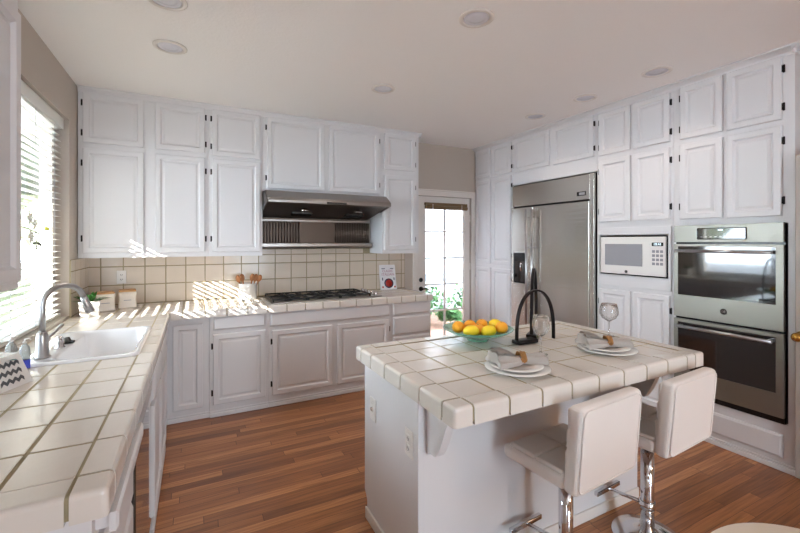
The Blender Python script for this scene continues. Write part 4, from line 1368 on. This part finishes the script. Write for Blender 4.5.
# ------------------------------------------------------------------ chevron planter with orchid, near left
cp_ = thing('chevron_planter', 'white box planter with grey chevrons at the left picture edge', 'planter', (-.705, 2.118, ZC + .001), R(-24))
t = bmesh.new()
def tbox(t, hw0, hw1, h):
    A = [t.verts.new((x * hw0, y * hw0, 0)) for x, y in ((-1, -1), (1, -1), (1, 1), (-1, 1))]
    B = [t.verts.new((x * hw1, y * hw1, h)) for x, y in ((-1, -1), (1, -1), (1, 1), (-1, 1))]
    C_ = [t.verts.new((x * (hw1 - .008), y * (hw1 - .008), h)) for x, y in ((-1, -1), (1, -1), (1, 1), (-1, 1))]
    D_ = [t.verts.new((x * (hw1 - .008), y * (hw1 - .008), h - .02)) for x, y in ((-1, -1), (1, -1), (1, 1), (-1, 1))]
    t.faces.new(A[::-1]); t.faces.new(D_)
    for p, q in ((A, B), (B, C_), (C_, D_)):
        for k in range(4):
            t.faces.new((p[k], p[(k + 1) % 4], q[(k + 1) % 4], q[k]))
PH = .125
tbox(t, .085, .055, PH)
bmesh.ops.recalc_face_normals(t, faces=t.faces)
mb = MB(); mb.merge(t); mb.build('box', 'china', cp_)
def chev_face(rot):
    t = bmesh.new()
    for row in range(3):
        for k in range(4):
            z0 = .016 + row * .032
            def hw(z): return .085 + (.055 - .085) * z / PH
            for sgn in (0, 1):
                xa = -.052 + k * .026 + sgn * .013
                xb_ = xa + .013
                za, zb = (z0, z0 + .011) if sgn == 0 else (z0 + .011, z0)
                q = [(xa, za), (xb_, zb), (xb_, zb + .015), (xa, za + .015)]
                sc_ = 1 - .25 * z0 / PH
                vs = [t.verts.new((x * sc_, -hw(z) - .0008, z)) for x, z in q]
                t.faces.new(vs)
    bmesh.ops.transform(t, matrix=Matrix.Rotation(rot, 4, 'Z'), verts=t.verts)
    return t
for q_ in (0, HP):
    mb = MB(); mb.merge(chev_face(q_)); mb.build('chevron_print', 'chevron_grey', cp_)
mb = MB()
for i in range(9):
    a = i * 2.1
    leaf_mesh(mb, (.01 * math.cos(a), .01 * math.sin(a), .085), (math.cos(a), math.sin(a), .55), .095, .034, .02)
mb.build('foliage', 'teal', cp_)

oc = thing('orchid', 'white orchid spray with a yellow bud reaching in front of the blind', 'orchid', (-.795, 2.262, ZC + .001))
MB().lathe([(0, 0), (.030, 0), (.036, .07), (.034, .07), (.030, .06), (0, .058)], 24).build('vase', 'glass', oc)
mb = MB()
sp0 = [(0, 0, .03), (-.01, -.03, .25), (-.01, -.03, .42), (0, .10, .59), (.02, .30, .655), (.03, .45, .64), (.04, .58, .615), (.045, .68, .595)]
MB().tube(sp0, [.0028] * 8, 8).tube([(.03, .55, .625), (.04, .62, .64), (.045, .66, .642)], .0018, 6).tube([(.03, .57, .62), (.03, .575, .57), (.03, .575, .51)], .0018, 6).build('flower_stem', 'stem', oc)
def orchid_flower(c, s):
    mb = MB()
    for k in range(5):
        a = k * 2 * PI / 5 + .3
        m_ = Matrix.Rotation(a, 4, 'X')
        mb.sphere((c[0], c[1] + s * .7 * math.sin(a) * -1, c[2] + s * .7 * math.cos(a)), s * .62, sx=.16, sy=.62, sz=1, n=12, m=m_)
    mb.sphere((c[0] + .006, c[1], c[2]), s * .28, n=10)
    return mb.build('flower', 'petal', oc)
orchid_flower((.035, .46, .695), .030); orchid_flower((.035, .53, .668), .028); orchid_flower((.035, .475, .600), .030)
MB().sphere((.045, .69, .645), .018, sx=.6, sy=1.5, sz=.65, n=12).build('bud', 'bud', oc)
mb = MB()
leaf_mesh(mb, (.03, .575, .57), (.2, .9, -.3), .045, .022, .01); leaf_mesh(mb, (.03, .575, .57), (.1, -.9, -.1), .05, .020, .01); leaf_mesh(mb, (.045, .68, .597), (.1, .9, .05), .05, .012, .002)
mb.build('leaves', 'stem', oc)

# ------------------------------------------------------------------ passage door with brass knob at the right edge
pd = MB().box(3.352, 3.388, .27, 1.112, .01, 2.03, .002)
pd = struct(pd.build('door_3', 'doorpaint'))
MB().lathe([(0, 0), (.030, 0), (.030, .006), (.012, .010), (.011, .040), (.020, .046), (.028, .060), (.028, .072), (.018, .086), (0, .088)], 28, m=Matrix.Translation((3.3515, 1.082, .90)) @ Matrix.Rotation(-HP, 4, 'Y')).build('door_knob', 'brass', pd)

# ------------------------------------------------------------------ round side table, bottom right
rt = thing('side_table', 'round cream topped table at the bottom right picture edge', 'table', (1.425, .350, 0))
MB().lathe([(0, .570), (.305, .570), (.315, .578), (.315, .592), (.308, .600), (0, .600)], 64).build('table_top', 'cream', rt)
MB().lathe([(0, .010), (.020, .010), (.020, .569), (0, .569)], 24).build('pedestal', 'cream', rt)
MB().lathe([(0, .001), (.19, .001), (.19, .010), (.04, .022), (0, .024)], 40).build('table_foot', 'cream', rt)

# ------------------------------------------------------------------ outside
g_ = struct(MB().box(-14, 14, YB + .17, 16, -.20, -.08).build('ground', 'soil'))
g2 = struct(MB().box(-14, XL - .31, -10, YB + .165, -.20, -.08).build('ground', 'paving'))
struct(MB().box(.9, 9.6, YB + .17, 7.70, 2.75, 2.85).build('shade_roof', 'trimw'))  # unseen patio roof added to keep sky light off the siding
struct(MB().box(9.6, 9.7, YB + .17, 7.58, -.08, 2.66).build('shade_wall_east', 'siding'))  # unseen east wall added to shut light out of the patio
struct(MB().prism([(YR - .5, H + .16), (YB + .5, H + .16), (YB + .5, 3.3), (.4, 5.2), (YR - .5, 3.3)], 'x', XL - .3, XE + .5).build('shade_gable', 'slate'))  # unseen house gable added to shade the siding from the sun
struct(MB().box(.82, .9, YB + .17, 7.58, -.08, 2.74).build('shade_wall_west', 'siding'))  # unseen west wing wall added to block light reaching the patio
hs = thing('neighbour_house', 'white lap-sided house wall seen through the garden door panes', 'house', (0, 0, 0))
b = MB()
z = -.08
while z < 5:
    b.prism([(7.62, z), (7.62, z + .17), (7.61, z + .17), (7.572, z + .004), (7.60, z)], 'x', 1.0, 9.5)
    z += .17
b.build('siding', 'siding', hs)
MB().box(1.0, 9.5, 7.63, 7.75, -.08, 5.2).build('wall', 'siding', hs)
MB().box(1.0, 9.5, 7.48, 7.570, .62, .78).build('sill_board', 'slate', hs)
def shrub(label, x, y, s, seed, m='bush', h=1.0):
    random.seed(seed)
    r_ = thing('shrub', label, 'shrub', (x, y, -.08), 0, 'shrubs outside the garden door')
    MB().tube([(0, 0, 0), (.01, .01, .18 * h)], [.015, .01], 8).build('trunk', 'spoon', r_)
    mb = MB()
    for i in range(420):
        a = random.random() * 2 * PI; ph = math.acos(random.uniform(-.6, 1)); rr = s * random.random() ** .4
        c = Vector((rr * math.sin(ph) * math.cos(a), rr * math.sin(ph) * math.sin(a), .30 * h + rr * h * math.cos(ph) * .9))
        leaf_mesh(mb, c, (random.uniform(-1, 1), random.uniform(-1, 1), random.uniform(-.2, 1)), .11, .06, .01, n=3)
    mb.build('foliage', m, r_)
shrub('pale green shrub against the siding, left panes of the garden door', 4.05, 6.75, .42, 1)
shrub('leafy green shrub seen in the right panes of the garden door', 5.02, 6.7, .46, 2)
shrub('low green shrub near the garden door step', 4.15, 6.1, .22, 4, h=.6)
# trees added beyond the side garden to darken sky seen through the slats
def tree(label, x, y, h, rad, seed):
    random.seed(seed)
    t_ = thing('sky_screen_tree', label, 'tree', (x, y, -.08), 0, 'trees added beyond the side garden')
    MB().tube([(0, 0, 0), (.05, .02, h * .3), (0, 0, h * .6)], [.14, .11, .07], 10).build('trunk', 'stem', t_)
    mb = MB()
    for i in range(9):
        a = random.random() * 2 * PI; q = rad * .55 * random.random() ** .5
        mb.sphere((q * math.cos(a), q * math.sin(a), h * random.uniform(.38, .80)), rad * random.uniform(.45, .62), n=18)
    for v in mb.bm.verts:
        v.co += Vector((random.uniform(-1, 1), random.uniform(-1, 1), random.uniform(-1, 1))) * rad * .07
    mb.build('foliage', 'treeleaf', t_)
for k, (x, y, h, rd, lb) in enumerate(((-2.6, 10.4, 5.6, 1.5, 'dark green tree added behind the blind, nearest the window corner'), (-6.2, 9.8, 6.0, 1.5, 'dark green tree added behind the blind, second from the corner'),
        (-9.6, 8.0, 6.2, 1.6, 'dark green tree added behind the middle of the blind'), (-12.2, 5.2, 5.6, 1.6, 'dark green tree added behind the left part of the blind'))):
    tree(lb, x, y, h, rd, k + 20)
# planting added outside the kitchen window to dim the view between slats
M['darkleaf'] = mat('dark_evergreen_leaf', srgb(66, 74, 58), 0.85, vary=0.4, vscale=8)
hg = thing('hedge', 'low dark hedge added outside the kitchen window, behind the bottom of the blind', 'hedge', (-2.1, 5.3, -.08))
mb = MB()
random.seed(31)
mb.box(-.75, 1.0, -.45, 2.6, .0, 1.22, .12, 2)
bmesh.ops.subdivide_edges(mb.bm, edges=list(mb.bm.edges), cuts=5, use_grid_fill=True)
for v in mb.bm.verts:
    if v.co.z > .05: v.co += Vector((random.uniform(-1, 1), random.uniform(-1, 1), random.uniform(-1, 1))) * .035
mb.build('foliage', 'darkleaf', hg)
MB().tube([(.1, .5, 0), (.1, .5, .4)], .03, 8).build('trunk', 'stem', hg)
ev = thing('sky_screen_evergreen', 'dark evergreen crown added outside the window, behind the upper blind slats', 'tree', (-2.2, 6.1, -.08))
MB().tube([(-.7, .9, 0), (-.5, .7, 1.2), (0, 0, 2.4), (0, 0, 3.2)], [.11, .09, .08, .05], 10).build('trunk', 'stem', ev)
mb = MB()
for i in range(14):
    a = i * 2.4
    mb.sphere((.62 * math.cos(a), .55 * math.sin(a), 2.75 + .16 * (i % 8)), .52 + .06 * (i % 3), n=18)
for v in mb.bm.verts:
    v.co += Vector((random.uniform(-1, 1), random.uniform(-1, 1), random.uniform(-1, 1))) * .05
mb.build('foliage', 'darkleaf', ev)

# garden fence beyond the kitchen window (screens the lower view)
fn = thing('garden_fence', 'pale board fence outside the kitchen window', 'fence', (0, 0, 0))
b = MB()
for i in range(60):
    b.box(-5.05, -5.02, -2 + i * .2, -2 + i * .2 + .19, -.08, .95)
b.build('fence_boards', 'siding', fn)

sh = thing('sun_block_shed', 'added shed outside the kitchen window, unseen, roof line shaped to block the sun', 'shed', (0, 0, 0))  # unseen shed added as a sun blocker; its slope trims the stripes
MB().prism([(-7.5, -.08), (2.15, -.08), (2.15, 1.90), (2.02, 2.00), (1.50, 2.30), (1.27, 2.48), (1.07, 2.65), (.6, 3.10), (-7.5, 3.55)], 'x', -4.2, -3.05).build('blocker_wall', 'siding', sh)
MB().prism([(2.25, 1.86), (2.02, 2.005), (1.50, 2.305), (1.27, 2.485), (1.07, 2.655), (.6, 3.105), (-7.6, 3.61), (-7.6, 3.67), (.6, 3.17), (1.07, 2.72), (1.27, 2.54), (1.50, 2.36), (2.02, 2.05), (2.27, 1.90)], 'x', -4.3, -3.0).build('blocker_roof', 'slate', sh)

bpy.context.view_layer.update()
